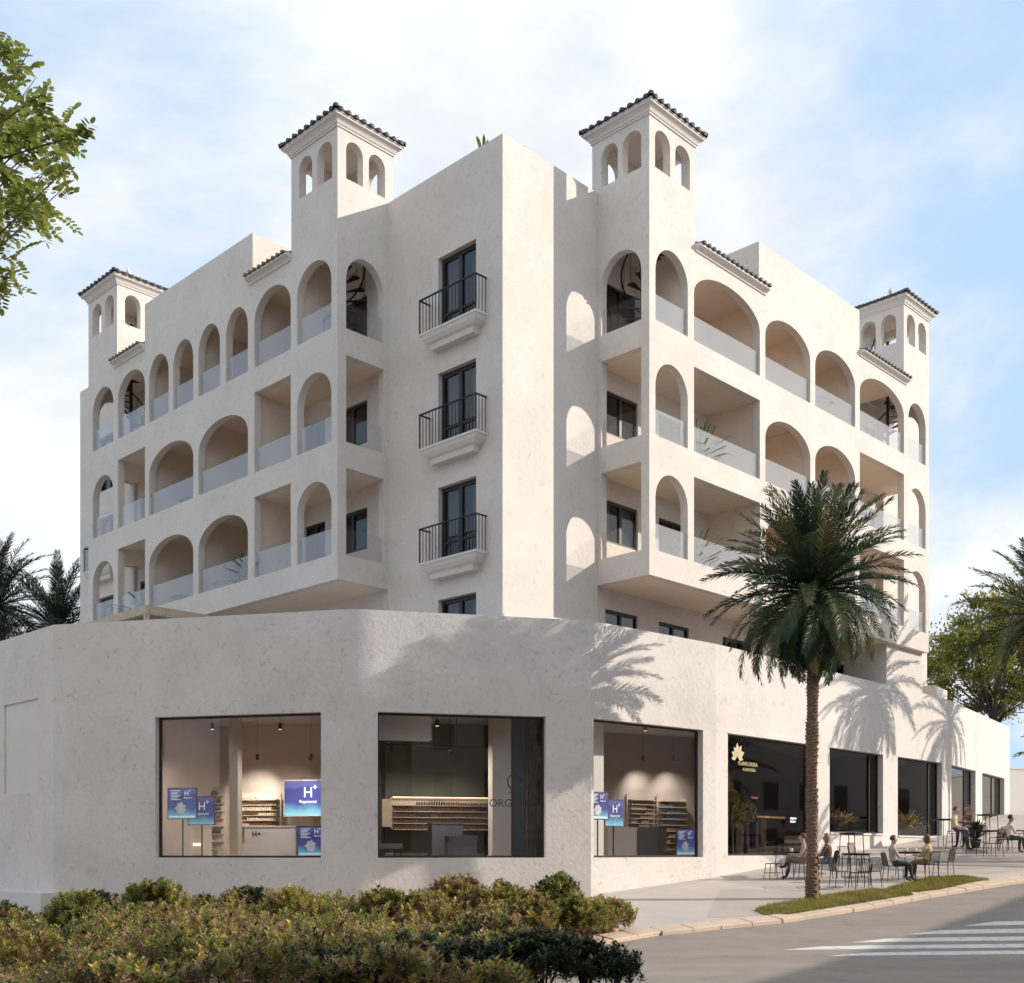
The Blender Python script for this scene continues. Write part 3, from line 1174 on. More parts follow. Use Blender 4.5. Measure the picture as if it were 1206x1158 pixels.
def soft_corner(mb):
    # the wall bends round this corner in a gentle curve
    a, b, c = FA.q - FA.u * 0.52, FA.q, FB.p + FB.u * 0.52
    n = 8
    out_, in_ = [], []
    for k in range(n + 1):
        t = k / n
        p = a * (1 - t) ** 2 + b * 2 * t * (1 - t) + c * t * t
        nn = (FA.n * (1 - t) + FB.n * t).normalized()
        out_.append(p)
        in_.append(p + nn * PT)
    vs_ = [(p.x, p.y, z) for z in (-2.7, ZP) for p in out_] + [(p.x, p.y, z) for z in (-2.7, ZP) for p in in_]
    m = n + 1
    mb.add(vs_, [(k, k + 1, m + k + 1, m + k) for k in range(n)], 0, None, True)
    mb.add(vs_, [(m + k, m + k + 1, 3 * m + k + 1, 3 * m + k) for k in range(n)], 0)
    mb.add(vs_, [(2 * m + k + 1, 2 * m + k, 3 * m + k, 3 * m + k + 1) for k in range(n)], 0)


part('podium_wall', soft_corner, M_POD, pod)
podium_wall(FC, [W3])
podium_wall(FD, [W4, W5, W6])
podium_wall(FE, [W7, W8])
part('blind_panel', lambda mb: mb.box((PANEL[0] - 0.02, 0.045, PANEL[2] - 0.02), (PANEL[1] + 0.02, 0.1, PANEL[3] + 0.02), 0, FZ.M), M_TRIM, pod)
part('plinth', lambda mb: mb.box((0, -0.45, -2.6), (FZ.L + 0.25, -0.001, -1.08), 0, FZ.M), M_TRIM, pod)
# end wall, terrace deck, parapet step above the right end
part('podium_wall', lambda mb: mb.box((FE.L - 0.3, PT, -2.0), (FE.L - 0.001, 9, ZP - 0.01), 0, FE.M), M_POD, pod)
part('roof_block', lambda mb: mb.box((0.2, 0.5, 5.0), (2.2, 4.6, ZP + 0.62), 0, FE.M), M_POD, pod)


def inset(k, d):
    ks = 'ZABCDEF'
    i = ks.index(k)
    fs = [FZ, FA, FB, FC, FD, FE]
    f0, f1 = fs[max(0, i - 1)], fs[min(5, i)]
    n = f0.n + f1.n
    n = n / (n.dot(f0.n))
    return PP[k] + n * d


deck = [inset(k, PT + 0.002) for k in 'ZABCDEF'] + [PP['F'] + FE.n * 8, OB + EA * 24 + EB * 4, OB + EA * 6 + EB * 6, OB + EA * 4 + EB * 24]
part('terrace_deck', lambda mb: mb.prism([(p.x, p.y) for p in deck], 4.35, 4.7), M_TRIM, pod)

# interior shell
M_PLAST = plain('shop_plaster', (0.62, 0.53, 0.45), 0.9, 0, 0.04, 2)
M_OLIVE = plain('olive_wall', (0.21, 0.215, 0.16), 0.9, 0, 0.08, 2)
M_TAUPE = plain('taupe_wall', (0.36, 0.305, 0.27), 0.9, 0, 0.05, 2)
M_BROWN = plain('dark_brown_wall', (0.06, 0.042, 0.034), 0.8, 0, 0.2, 1.5)
M_CEIL = plain('shop_ceiling', (0.45, 0.44, 0.45), 0.9)
M_FLOOR = plain('shop_floor', (0.33, 0.25, 0.19), 0.45, 0, 0.1, 3)
DI = 6.0
fl_poly = [(p.x, p.y) for p in [inset(k, PT + 0.003) for k in 'ABCDEF'] + [inset(k, DI) for k in 'FEDCBA']]
part('shop_floor', lambda mb: mb.prism(fl_poly, -0.5, -0.2), M_FLOOR, pod)
part('shop_ceiling', lambda mb: mb.prism([(x, y) for x, y in fl_poly], 3.95, 4.3), M_CEIL, pod)


def quad_wall(name, p, q, mat, t=0.08, z0=-0.2, z1=3.95):
    u = (q - p).normalized()
    n = Vector((-u.y, u.x, 0)) * t
    part(name, lambda mb: mb.prism([(p.x, p.y), (q.x, q.y), ((q + n).x, (q + n).y), ((p + n).x, (p + n).y)], z0, z1), mat, pod)


quad_wall('back_wall', inset('A', DI), inset('B', DI), M_PLAST)
quad_wall('back_wall', inset('B', DI), inset('C', DI), M_OLIVE)
DQ = PP['D'] + Vector((0.30, 0.95, 0)) * 7.5
quad_wall('back_wall', inset('C', DI), DQ, M_TAUPE)
quad_wall('back_wall', DQ, inset('E', DI), M_BROWN)
FCB = Facet(inset('C', DI), DQ)
quad_wall('back_wall', inset('E', DI), inset('F', DI), M_TAUPE)
for k, e_, ml, mr in (('B', inset('B', DI - 0.01), M_PLAST, M_BROWN), ('C', inset('C', DI - 0.01), M_BROWN, M_TAUPE), ('D', DQ, M_TAUPE, M_BROWN), ('E', inset('E', DI - 0.01), M_BROWN, M_TAUPE)):
    quad_wall('partition', inset(k, PT + 0.01), e_, ml)
    quad_wall('partition', e_, inset(k, PT + 0.01), mr)
pA = inset('A', DI)
quad_wall('partition', pA, FA.p + FA.u * 1.6 + FA.n * PT, M_PLAST)


def shop_window(fc, w, glass, mulls=()):
    s0, s1, z0, z1 = w
    d, fw = 0.2, 0.055
    mb = MB()
    e = 0.002
    mb.box((s0 + e, d, z0 + e), (s0 + fw, d + 0.07, z1 - e), 0, fc.M)
    mb.box((s1 - fw, d, z0 + e), (s1 - e, d + 0.07, z1 - e), 0, fc.M)
    mb.box((s0 + fw, d, z1 - fw), (s1 - fw, d + 0.07, z1 - e), 0, fc.M)
    mb.box((s0 + fw, d, z0 + e), (s1 - fw, d + 0.07, z0 + fw), 0, fc.M)
    for m in mulls:
        mb.box((m - 0.03, d, z0 + fw), (m + 0.03, d + 0.07, z1 - fw), 0, fc.M)
    w_ = mb.build('shop_window', M_FRAME, pod)
    xs = [s0 + fw] + list(mulls) + [s1 - fw]
    for a, b in zip(xs, xs[1:]):
        part('pane', lambda m2: m2.box((a + (0.03 if a in mulls else 0), d + 0.03, z0 + fw), (b - (0.03 if b in mulls else 0), d + 0.042, z1 - fw), 0, fc.M), glass, w_)
    return w_


sw1 = shop_window(FA, W1, M_SHOP)
sw2 = shop_window(FB, W2, M_SHOP)
sw3 = shop_window(FC, W3, M_SHOP)
sw4 = shop_window(FD, W4, M_SHOPD)
sw5 = shop_window(FD, W5, M_SHOPD, (10.3,))
sw6 = shop_window(FD, W6, M_SHOPD, (15.4,))
shop_window(FE, W7, M_SHOPD, (3.9,))
shop_window(FE, W8, M_SHOPD, (9.4,))
for w in (W5, W6):
    part('sill', lambda mb: mb.box((w[0] + 0.01, -0.05, w[2] - 0.06), (w[1] - 0.01, 0.19, w[2] + 0.001), 0, FD.M), M_TRIM, pod)


# ---- lettering
def lettering(name, txt, size, M, mat, parent, align='CENTER', ext=0.004):
    cu = bpy.data.curves.new('txt', 'FONT')
    cu.body = txt
    cu.size = size
    cu.align_x = align
    cu.extrude = ext
    cu.resolution_u = 3
    ob = bpy.data.objects.new('txt', cu)
    COL.objects.link(ob)
    dg = bpy.context.evaluated_depsgraph_get()
    me = bpy.data.meshes.new_from_object(ob.evaluated_get(dg))
    bpy.data.objects.remove(ob)
    bpy.data.curves.remove(cu)
    me.name = name
    me.materials.clear()
    me.materials.append(mat)
    return place(name, me, parent, M)


M_LET_D = plain('dark_lettering', (0.05, 0.04, 0.045), 0.5)
M_LET_G = plain('gold_lettering', (0.62, 0.50, 0.30), 0.5)
M_LET_W = plain('white_lettering', (0.85, 0.85, 0.85), 0.5, emit=(0.8, 0.85, 0.9), estr=0.35)
sv, zz = FB.st(609, 946, 0.2)
lettering('lettering', 'ORGANICA', 0.29, FB.text_m(sv, 0.19, zz - 0.1), M_LET_D, sw2)
sv, zz = FB.st(606, 921, 0.2)
mb = MB()
ring = [(sv + 0.19 * cos(a), 0.185, zz + 0.19 * sin(a)) for a in frange(0, 2 * pi, 32)]
mb.tube(ring, 0.017, 6, 0, FB.M, cap=False)
mb.box((sv - 0.15, 0.18, zz - 0.29), (sv + 0.15, 0.19, zz - 0.265), 0, FB.M)
mb.build('round_emblem', M_LET_D, sw2)
sv, zz = FD.st(858, 902, 0.2)
lettering('lettering', 'PLANFLORERA', 0.17, FD.text_m(sv + 0.52, 0.19, zz + 0.05), M_LET_G, sw4, 'LEFT')
lettering('lettering', 'FLORISTERIA', 0.13, FD.text_m(sv + 0.78, 0.19, zz - 0.11), M_LET_G, sw4, 'LEFT')
mb = MB()
ls, lz = FD.st(868, 889, 0.2)
for k in range(7):
    a = radians(-15 + k * 35)
    tip = (0.42 if k in (1, 2, 3) else 0.34)
    for dxx in (0,):
        c_ = (ls + cos(a) * tip, 0.188, lz - 0.05 + sin(a) * tip)
        l_ = (ls + cos(a - 0.45) * tip * 0.6, 0.188, lz - 0.05 + sin(a - 0.45) * tip * 0.6)
        r_ = (ls + cos(a + 0.45) * tip * 0.6, 0.188, lz - 0.05 + sin(a + 0.45) * tip * 0.6)
        mb.add([(ls, 0.188, lz - 0.05), l_, c_, r_], [(0, 1, 2, 3)], 0, FD.M)
mb.build('leaf_emblem', M_LET_G, sw4)
sv, zz = FD.st(934, 966, 0.2)
part('window_sticker', lambda m_: (m_.box((sv - 0.2, 0.186, zz + 0.02), (sv + 0.2, 0.19, zz + 0.085), 0, FD.M), m_.box((sv - 0.2, 0.186, zz - 0.08), (sv + 0.14, 0.19, zz - 0.02), 0, FD.M)), M_LET_W, sw4)

# ---- inside the shops
M_COLW = plain('column_paint', (0.62, 0.55, 0.47), 0.8, 0, 0.04, 2)
M_COUNT = plain('counter_grey', (0.58, 0.54, 0.52), 0.6, 0, 0.04, 3)
M_COUNTW = plain('counter_white', (0.70, 0.66, 0.62), 0.6)
M_CHAR = plain('charcoal_counter', (0.11, 0.105, 0.125), 0.6)
M_SHELF = plain('shelf_oak', (0.50, 0.38, 0.27), 0.7, 0, 0.1, 6)
M_PROD = [plain('product_amber', (0.16, 0.07, 0.035), 0.4), plain('product_brown', (0.09, 0.05, 0.035), 0.5), plain('product_cream', (0.55, 0.45, 0.34), 0.6), plain('product_black', (0.03, 0.028, 0.03), 0.4), plain('product_blue', (0.08, 0.12, 0.20), 0.5)]
M_STRIP = plain('warm_light_strip', (0.9, 0.8, 0.65), 0.6, emit=(1.0, 0.72, 0.45), estr=2.2)
M_STRIPD = plain('dim_light_strip', (0.6, 0.4, 0.2), 0.6, emit=(1.0, 0.55, 0.22), estr=0.42)


def poster_mat():
    m, t, b, out = base_mat('lit_poster')
    tc = nd(t, 'ShaderNodeTexCoord')
    sp = nd(t, 'ShaderNodeSeparateXYZ')
    lk(t, tc, 'Generated', sp, 0)
    n = nd(t, 'ShaderNodeTexNoise', Scale=2.5, Detail=3.0)
    lk(t, tc, 'Generated', n, 'Vector')
    ad = nd(t, 'ShaderNodeMath', operation='MULTIPLY_ADD')
    lk(t, n, 'Fac', ad, 0)
    ad.inputs[1].default_value = 0.35
    lk(t, sp, 'Z', ad, 2)
    r = ramp(t, [(0.18, (0.20, 0.45, 0.60)), (0.38, (0.09, 0.23, 0.36)), (0.55, (0.05, 0.06, 0.22)), (0.95, (0.045, 0.045, 0.19)), (1.0, (0.08, 0.09, 0.25))])
    lk(t, ad, 0, r, 0)
    lk(t, r, 0, b, 'Base Color')
    lk(t, r, 0, b, 'Emission Color')
    b.inputs['Emission Strength'].default_value = 0.55
    b.inputs['Roughness'].default_value = 0.35
    return m


M_POST = poster_mat()
M_HAND = plain('poster_print_pale', (0.55, 0.55, 0.6), 0.5, 0, 0.2, 9, emit=(0.5, 0.52, 0.6), estr=0.25)


def poster_face(fc, parent, s0, s1, z0, z1, d, logo, hand, word=True):
    w, h = s1 - s0, z1 - z0
    if logo == 'right':
        lx, lz_, ls_ = s0 + w * 0.66, z0 + h * 0.76, h * 0.17
    else:
        lx, lz_, ls_ = (s0 + s1) / 2 + w * 0.03, z0 + h * 0.52, h * 0.30
    lettering('lettering', 'H', ls_ * 1.4, fc.text_m(lx, d - 0.004, lz_), M_LET_W, parent)
    lettering('lettering', '+', ls_ * 0.9, fc.text_m(lx + ls_ * 0.72, d - 0.004, lz_ + ls_ * 0.66), M_LET_W, parent)
    if word:
        lettering('lettering', 'Regenerati', ls_ * 0.42, fc.text_m(lx + (0 if logo != 'right' else 0.05), d - 0.004, lz_ - ls_ * 0.55), M_LET_W, parent)
    if logo == 'right':
        part('text_lines', lambda mb: [mb.box((s0 + w * 0.1, d - 0.006, z0 + h * (0.92 - 0.05 * k)), (s0 + w * (0.45 - 0.06 * (k % 3)), d - 0.003, z0 + h * (0.94 - 0.05 * k)), 0, fc.M) for k in range(7)], M_LET_W, parent)
    if hand:
        def hnd(mb):
            cx_, cz_ = s0 + w * 0.45, z0 + h * 0.34
            rr = random.Random(3)
            pts = []
            for k in range(14):
                a = 2 * pi * k / 14
                r_ = h * (0.17 + 0.05 * (k % 2) + rr.uniform(-.02, .02))
                pts.append((cx_ + r_ * 1.0 * cos(a), d - 0.006, cz_ + r_ * sin(a)))
            mb.add(pts, [tuple(range(13, -1, -1))], 0, fc.M)
        part('printed_picture', hnd, M_HAND, parent)
        part('printed_band', lambda mb: mb.box((s0 + w * 0.06, d - 0.006, z0 + h * 0.04), (s0 + w * 0.94, d - 0.003, z0 + h * 0.09), 0, fc.M), M_LET_W, parent)


def poster_stand(fc, x0, y0, x1, y1, d, label, logo, hand, pole=True, floor=-0.2, group='blue poster stands'):
    (s0, z1), (s1, z0) = fc.st(x0, y0, d), fc.st(x1, y1, d)
    cs = (s0 + s1) / 2
    p = fc.p + fc.u * cs + fc.n * d
    t_ = thing('poster_stand', (p.x, p.y, floor), label, 'poster', group)
    part('poster_frame', lambda mb: mb.box((s0 - 0.02, d + 0.001, z0 - 0.02), (s1 + 0.02, d + 0.03, z1 + 0.02), 0, fc.M), M_FRAME, t_)
    pn = part('poster_panel', lambda mb: mb.box((s0, d - 0.003, z0), (s1, d + 0.0, z1), 0, fc.M), M_POST, t_)
    poster_face(fc, t_, s0, s1, z0, z1, d, logo, hand)
    if pole:
        part('pole', lambda mb: mb.tube([(cs, d + 0.04, floor), (cs, d + 0.04, z1 - 0.1)], 0.02, 8, 0, fc.M), M_FRAME, t_)
    part('base', lambda mb: mb.box((cs - 0.2, d - 0.1, floor), (cs + 0.2, d + 0.2, floor + 0.02), 0, fc.M), M_FRAME, t_)
    return t_


def display(fc, x0, y0, x1, y1, d, rows, label, seed, pal, depth=0.22, back=None, cat='shelf', boards=True, led=False, dens=1.0):
    (s0, z1), (s1, z0) = fc.st(x0, y0, d), fc.st(x1, y1, d)
    p = fc.p + fc.u * (s0 + s1) / 2 + fc.n * d
    t_ = thing('display_shelf', (p.x, p.y, -0.2), label, cat)
    if back:
        part('back_panel', lambda mb: mb.box((s0 - 0.05, d + depth, z0), (s1 + 0.05, d + depth + 0.03, z1 + 0.06), 0, fc.M), back, t_)
    rr = random.Random(seed)
    pr = MB()
    for k in range(rows):
        z = z0 + (z1 - z0) * k / rows
        if boards:
            part('shelf_board', lambda mb: mb.box((s0, d, z - 0.025), (s1, d + depth - 0.001, z), 0, fc.M), M_SHELF, t_)
        hmax = (z1 - z0) / rows * 0.78
        s_ = s0 + 0.03
        run, mi = 0, 0
        while s_ < s1 - 0.06:
            if run <= 0:
                run = rr.randint(3, 9)
                mi = rr.choice(pal)
                hh = hmax * rr.uniform(0.6, 1.0)
                gap = rr.random() < 0.25 / dens
            if not gap:
                pr.box((s_, d + 0.04, z + 0.001), (s_ + 0.05, d + 0.1, z + hh * 0.72), mi, fc.M)
                pr.box((s_ + 0.014, d + 0.055, z + hh * 0.72), (s_ + 0.036, d + 0.085, z + hh), mi, fc.M)
            s_ += 0.075
            run -= 1
    q = pr.build('products', M_PROD, t_)
    q['kind'] = 'stuff'
    if led:
        part('light_strip', lambda mb: mb.box((s0, d + 0.05, z1 + 0.05), (s1, d + 0.12, z1 + 0.07), 0, fc.M), M_STRIP, t_)
    return t_


def floor_box(fc, x0, y0, x1, d, dd, label, name, mat, cat, floor=-0.2):
    s0, z1 = fc.st(x0, y0, d)
    s1, _ = fc.st(x1, y0, d)
    p = fc.p + fc.u * (s0 + s1) / 2 + fc.n * d
    t_ = thing(name, (p.x, p.y, floor), label, cat)
    part('front', lambda mb: mb.box((s0, d, floor + 0.06), (s1, d + dd, z1 - 0.04), 0, fc.M), mat, t_)
    part('worktop', lambda mb: mb.box((s0 - 0.02, d - 0.02, z1 - 0.04), (s1 + 0.02, d + dd + 0.02, z1), 0, fc.M), mat, t_)
    part('plinth', lambda mb: mb.box((s0 + 0.05, d + 0.05, floor), (s1 - 0.05, d + dd - 0.05, floor + 0.06), 0, fc.M), M_CHAR, t_)
    return t_, s0, s1, z1


def column(fc, x0, x1, d, label, mat):
    s0, _ = fc.st(x0, 900, d)
    s1, _ = fc.st(x1, 900, d)
    p = fc.p + fc.u * (s0 + s1) / 2 + fc.n * d
    t_ = thing('column', (p.x, p.y, -0.2), label, 'column')
    part('shaft', lambda mb: mb.box((s0, d, -0.2), (s1, d + (s1 - s0), 3.95), 0, fc.M), mat, t_)
    part('base', lambda mb: mb.box((s0 - 0.02, d - 0.02, -0.2), (s1 + 0.02, d + (s1 - s0) + 0.02, -0.08), 0, fc.M), mat, t_)
    return t_


def spot(fc, x, y, d, aim, label, energy=30, ang=50, group='ceiling spotlights in the shops', colr=(1, 0.93, 0.84)):
    s_, z = fc.st(x, y, d)
    p = fc.p + fc.u * s_ + fc.n * d + Vector((0, 0, z))
    t_ = thing('spotlight', p, label, 'spotlight', group)
    sa, za = fc.st(aim[0], aim[1], aim[2])
    a = fc.p + fc.u * sa + fc.n * aim[2] + Vector((0, 0, za))
    dr = (a - p).normalized()
    part('stem', lambda mb: mb.tube([p, (p.x, p.y, 3.95)], 0.005, 5), M_FRAME, t_)
    part('lamp_head', lambda mb: mb.tube([p - dr * 0.1, p + dr * 0.07], [0.05, 0.055], 10), M_FRAME, t_)
    part('lens', lambda mb: mb.tube([p + dr * 0.071, p + dr * 0.075], [0.045, 0.045], 10), M_STRIP, t_)
    L = bpy.data.lights.new('lamp_light', 'SPOT')
    L.energy = energy
    L.color = colr
    L.spot_size = radians(ang)
    L.spot_blend = 0.95
    L.shadow_soft_size = 0.05
    lo = bpy.data.objects.new('lamp_light', L)
    COL.objects.link(lo)
    lo.parent = t_
    lo.matrix_basis = INV[t_] @ (Matrix.Translation(p + dr * 0.09) @ dr.to_track_quat('-Z', 'Y').to_matrix().to_4x4())
    return t_


# left window: pharmacy-like shop with blue posters
column(FA, 270, 280, 2.2, 'plain beige column inside the leftmost shop window', M_COLW)
poster_stand(FA, 198, 929, 231, 964, 0.7, 'frontmost blue poster on a dark pole in the leftmost shop window', 'right', True)
poster_stand(FA, 222, 939, 252, 971, 1.3, 'blue poster with a white letter partly behind the frontmost one', 'mid', False)
poster_stand(FA, 351, 974, 384, 1008, 0.9, 'low blue poster in the bottom right corner of the leftmost window', 'right', True, pole=False)
(s0, z1), (s1, z0) = FA.st(335, 920, 4.8), FA.st(388, 960, 4.8)
scr = thing('wall_screen', FA.p + FA.u * s0 + FA.n * 4.8 + Vector((0, 0, z0)), 'large blue wall screen with a white letter in the leftmost shop', 'screen')
part('screen_frame', lambda mb: mb.box((s0 - 0.03, 4.801, z0 - 0.03), (s1 + 0.03, 4.86, z1 + 0.03), 0, FA.M), M_COLW, scr)
part('display_panel', lambda mb: mb.box((s0, 4.795, z0), (s1, 4.8, z1), 0, FA.M), M_POST, scr)
poster_face(FA, scr, s0, s1, z0, z1, 4.79, 'mid', False)
t_, s0, s1, z1 = floor_box(FA, 288, 973, 348, 3.2, 0.7, 'long grey reception counter in the leftmost shop', 'counter', M_COUNT, 'counter')
lettering('lettering', 'H+', 0.22, FA.text_m(s0 + 0.38, 3.19, z1 - 0.3), M_LET_D, t_)
t_, s0, s1, z1 = floor_box(FA, 191, 974, 240, 4.4, 0.5, 'low beige cabinet with a glowing strip under its top', 'cabinet', M_PLAST, 'cabinet')
part('light_strip', lambda mb: mb.box((s0 + 0.1, 4.37, 0.2), (s1 - 0.1, 4.395, 0.26), 0, FA.M), M_STRIP, t_)
display(FA, 281, 936, 326, 972, 5.4, 6, 'wall board of small products right of the beige column', 4, [0, 1, 2, 2], back=M_PLAST, boards=True)
display(FA, 245, 928, 260, 1000, 5.4, 8, 'narrow tall product board left of the beige column', 8, [1, 3, 0], back=M_PLAST)
spot(FA, 200, 886, 4.3, (197, 915, 5.9), 'spotlight over the left end of the leftmost shop', 260)
spot(FA, 222, 886, 4.5, (221, 915, 5.9), 'spotlight second from the left in the leftmost shop', 260)
spot(FA, 303, 892, 4.0, (303, 945, 5.8), 'spotlight above the product board in the leftmost shop', 420, 60)
spot(FA, 366, 892, 3.2, (330, 985, 5.5), 'spotlight at the right end of the leftmost shop', 420, 80)
# second window
column(FB, 580, 602, 1.3, 'broad pale column inside the second shop window', M_COLW)
display(FB, 463, 941, 578, 977, 5.2, 5, 'long lit wall shelf with rows of dark bottles', 11, [0, 0, 1, 3, 0], back=M_PLAST, led=True, dens=2)
(s0, z1), (s1, z0) = FB.st(446, 941, 5.2), FB.st(461, 974, 5.2)
tag(part('wall_panel', lambda mb: (mb.box((s0, 5.2, z0), (s1, 5.4, z1), 0, FB.M), mb.box((s0 + 0.02, 5.19, z0 + 0.02), (s1 - 0.02, 5.2, z1 - 0.02), 0, FB.M)), M_SHELF), 'pale square panel left of the bottle shelf', 'panel')
floor_box(FB, 509, 969, 545, 3.4, 0.8, 'taller charcoal counter in front of the bottle shelf', 'counter', M_CHAR, 'counter')
floor_box(FB, 529, 984, 562, 2.2, 0.7, 'lower charcoal counter in front of the taller one', 'counter', M_CHAR, 'counter')
(s0, z1), (s1, z0) = FB.st(445, 838, 1.0), FB.st(508, 870, 1.0)
tag(part('ceiling_box', lambda mb: (mb.box((s0, 1.0, z0), (s1, 1.5, 3.95), 0, FB.M), mb.box((s0 - 0.01, 0.98, z0 - 0.03), (s1 + 0.01, 1.52, z0), 0, FB.M)), M_COUNTW), 'white ceiling box at the top left of the second shop window', 'ceiling box')
(s0, _), (s1, _) = FB.st(603, 900, 1.6), FB.st(618, 900, 1.6)
tag(part('door_panel', lambda mb: (mb.box((s0, 1.6, -0.2), (s1, 1.68, 3.7), 0, FB.M), mb.box((s0 + 0.05, 1.585, 0.8), (s0 + 0.08, 1.6, 1.2), 0, FB.M)), M_CHAR), 'tall black panel beside the pale column', 'panel')
M_CURTB = plain('brown_curtain', (0.20, 0.14, 0.105), 0.9, 0, 0.25, 4)
(s0, _), (s1, _) = FB.st(618, 900, 1.8), FB.st(644, 900, 1.8)
def _cur(mb):
    n = 40
    vs_, fs = [], []
    for k in range(n + 1):
        x = s0 + (s1 - s0) * k / n
        dd = 1.8 + 0.05 * sin(k * 1.3)
        vs_ += [(x, dd, -0.18), (x, dd, 3.8)]
        if k:
            fs.append((2 * k - 2, 2 * k, 2 * k + 1, 2 * k - 1))
    mb.add(vs_, fs, 0, FB.M, True)
tag(part('curtain', _cur, M_CURTB), 'brown folded curtain at the right of the second shop window', 'curtain')
(s0, z0), (s1, _) = FB.st(455, 878, 3.2), FB.st(578, 878, 3.2)
tr_ = thing('light_track', FB.p + FB.u * s0 + FB.n * 3.2 + Vector((0, 0, z0)), 'black ceiling light track in the second shop', 'light track')
part('rail', lambda mb: mb.box((s0, 3.19, z0), (s1, 3.22, z0 + 0.035), 0, FB.M), M_FRAME, tr_)
part('hanger', lambda mb: [mb.box((s0 + (s1 - s0) * k / 3 - 0.008, 3.2, z0 + 0.035), (s0 + (s1 - s0) * k / 3 + 0.008, 3.215, 3.95), 0, FB.M) for k in range(4)], M_FRAME, tr_)
spot(FB, 461, 883, 3.0, (475, 960, 5.5), 'left spotlight under the track in the second shop', 150, 60)
spot(FB, 530, 886, 3.0, (530, 960, 5.5), 'right spotlight under the track in the second shop', 150, 60)


def armchair(fc, x, y, d, label):
    s_, z = fc.st(x, y, d)
    p = fc.p + fc.u * s_ + fc.n * d
    t_ = thing('armchair', TR(p.x, p.y, -0.2, 0.4), label, 'armchair')
    Mx = TR(p.x, p.y, -0.2, 0.4)
    part('seat', lambda mb: mb.box((-0.32, -0.3, 0.3), (0.32, 0.32, 0.44), 0, Mx), M_CHAR, t_)
    part('backrest', lambda mb: mb.add([(-0.36, -0.32, 0.3), (-0.28, -0.32, 0.3), (-0.28, 0.34, 0.3), (-0.36, 0.34, 0.3), (-0.5, -0.3, 0.9), (-0.42, -0.3, 0.92), (-0.42, 0.32, 0.92), (-0.5, 0.32, 0.9)], [(3, 2, 1, 0), (4, 5, 6, 7), (0, 1, 5, 4), (1, 2, 6, 5), (2, 3, 7, 6), (3, 0, 4, 7)], 0, Mx), M_CHAR, t_)
    for sx in (-0.27, 0.27):
        for sy in (-0.25, 0.27):
            part('leg', lambda mb: mb.tube([(sx, sy, 0.3), (sx * 1.15, sy * 1.15, 0)], [0.02, 0.014], 6, 0, Mx), M_FRAME, t_)


armchair(FB, 457, 1000, 2.6, 'dark armchair at the bottom left of the second shop window')
spot(FA, 250, 856, 2.2, (250, 1100, 2.2), 'added fill lamp in the middle of the leftmost shop', 330, 150)  # wide fill lamps added to lift the dim shop interiors
spot(FA, 330, 856, 2.0, (330, 1100, 2.0), 'added fill lamp right of the column in the leftmost shop', 330, 150)
spot(FB, 515, 852, 2.0, (515, 1100, 2.0), 'added fill lamp in the middle of the second shop', 620, 150)
# third window
column(FC, 699, 711, 1.2, 'slim sunlit column at the left of the third shop window', M_COUNTW)
poster_stand(FC, 694, 933, 716, 965, 0.75, 'blue poster cut off by the left edge of the third shop window', 'right', True)
poster_stand(FC, 713, 942, 734, 973, 1.2, 'blue poster with a white letter beside the slim column', 'mid', False)
poster_stand(FC, 797, 977, 819, 1007, 0.8, 'low blue poster at the bottom right of the third shop window', 'right', True, pole=False)
floor_box(FC, 716, 974, 750, 1.9, 0.6, 'white cabinet end of the counter in the third shop', 'cabinet', M_COUNTW, 'cabinet')
floor_box(FC, 750.5, 974, 785, 1.95, 0.6, 'grey counter in the third shop window', 'counter', M_CHAR, 'counter')
display(FCB, 744, 936, 774, 975, -0.32, 7, 'pale product shelf on the left in the third shop', 21, [2, 2, 0, 1], back=M_TAUPE)
display(FCB, 780, 936, 810, 1000, -0.32, 9, 'product shelf with brown and blue goods on the right in the third shop', 22, [0, 4, 1, 4, 2], back=M_TAUPE)
spot(FCB, 757, 893, -0.85, (757, 950, -0.1), 'spotlight above the pale shelf in the third shop', 190, 95)
spot(FCB, 793, 893, -0.85, (793, 955, -0.1), 'spotlight above the brown and blue shelf', 190, 95)
spot(FC, 760, 858, 2.2, (760, 1100, 2.2), 'added fill lamp in the middle of the third shop', 560, 150)  # fill lamp added to brighten the third shop
# fourth window: dark bar with glowing shelves
for (x0, x1, y, d, lab) in ((863, 893, 938, 3.5, 'glowing shelf on the left in the dark fourth window'), (891, 925, 962, 3.0, 'glowing bar front in the dark fourth window')):
    s0, z = FD.st(x0, y, d)
    s1, _ = FD.st(x1, y, d)
    t_ = thing('bar_shelf', FD.p + FD.u * s0 + FD.n * d + Vector((0, 0, z)), lab, 'shelf')
    part('board', lambda mb: mb.box((s0, d, z + 0.04), (s1, d + 0.4, z + 0.09), 0, FD.M), M_BROWN, t_)
    part('light_strip', lambda mb: mb.box((s0 + 0.05, d - 0.02, z - 0.03), (s1 - 0.05, d + 0.02, z + 0.035), 0, FD.M), M_STRIPD, t_)
    part('front', lambda mb: mb.box((s0, d + 0.05, -0.2 if 'bar' in lab else z - 0.5), (s1, d + 0.1, z - 0.03), 0, FD.M), M_BROWN, t_)

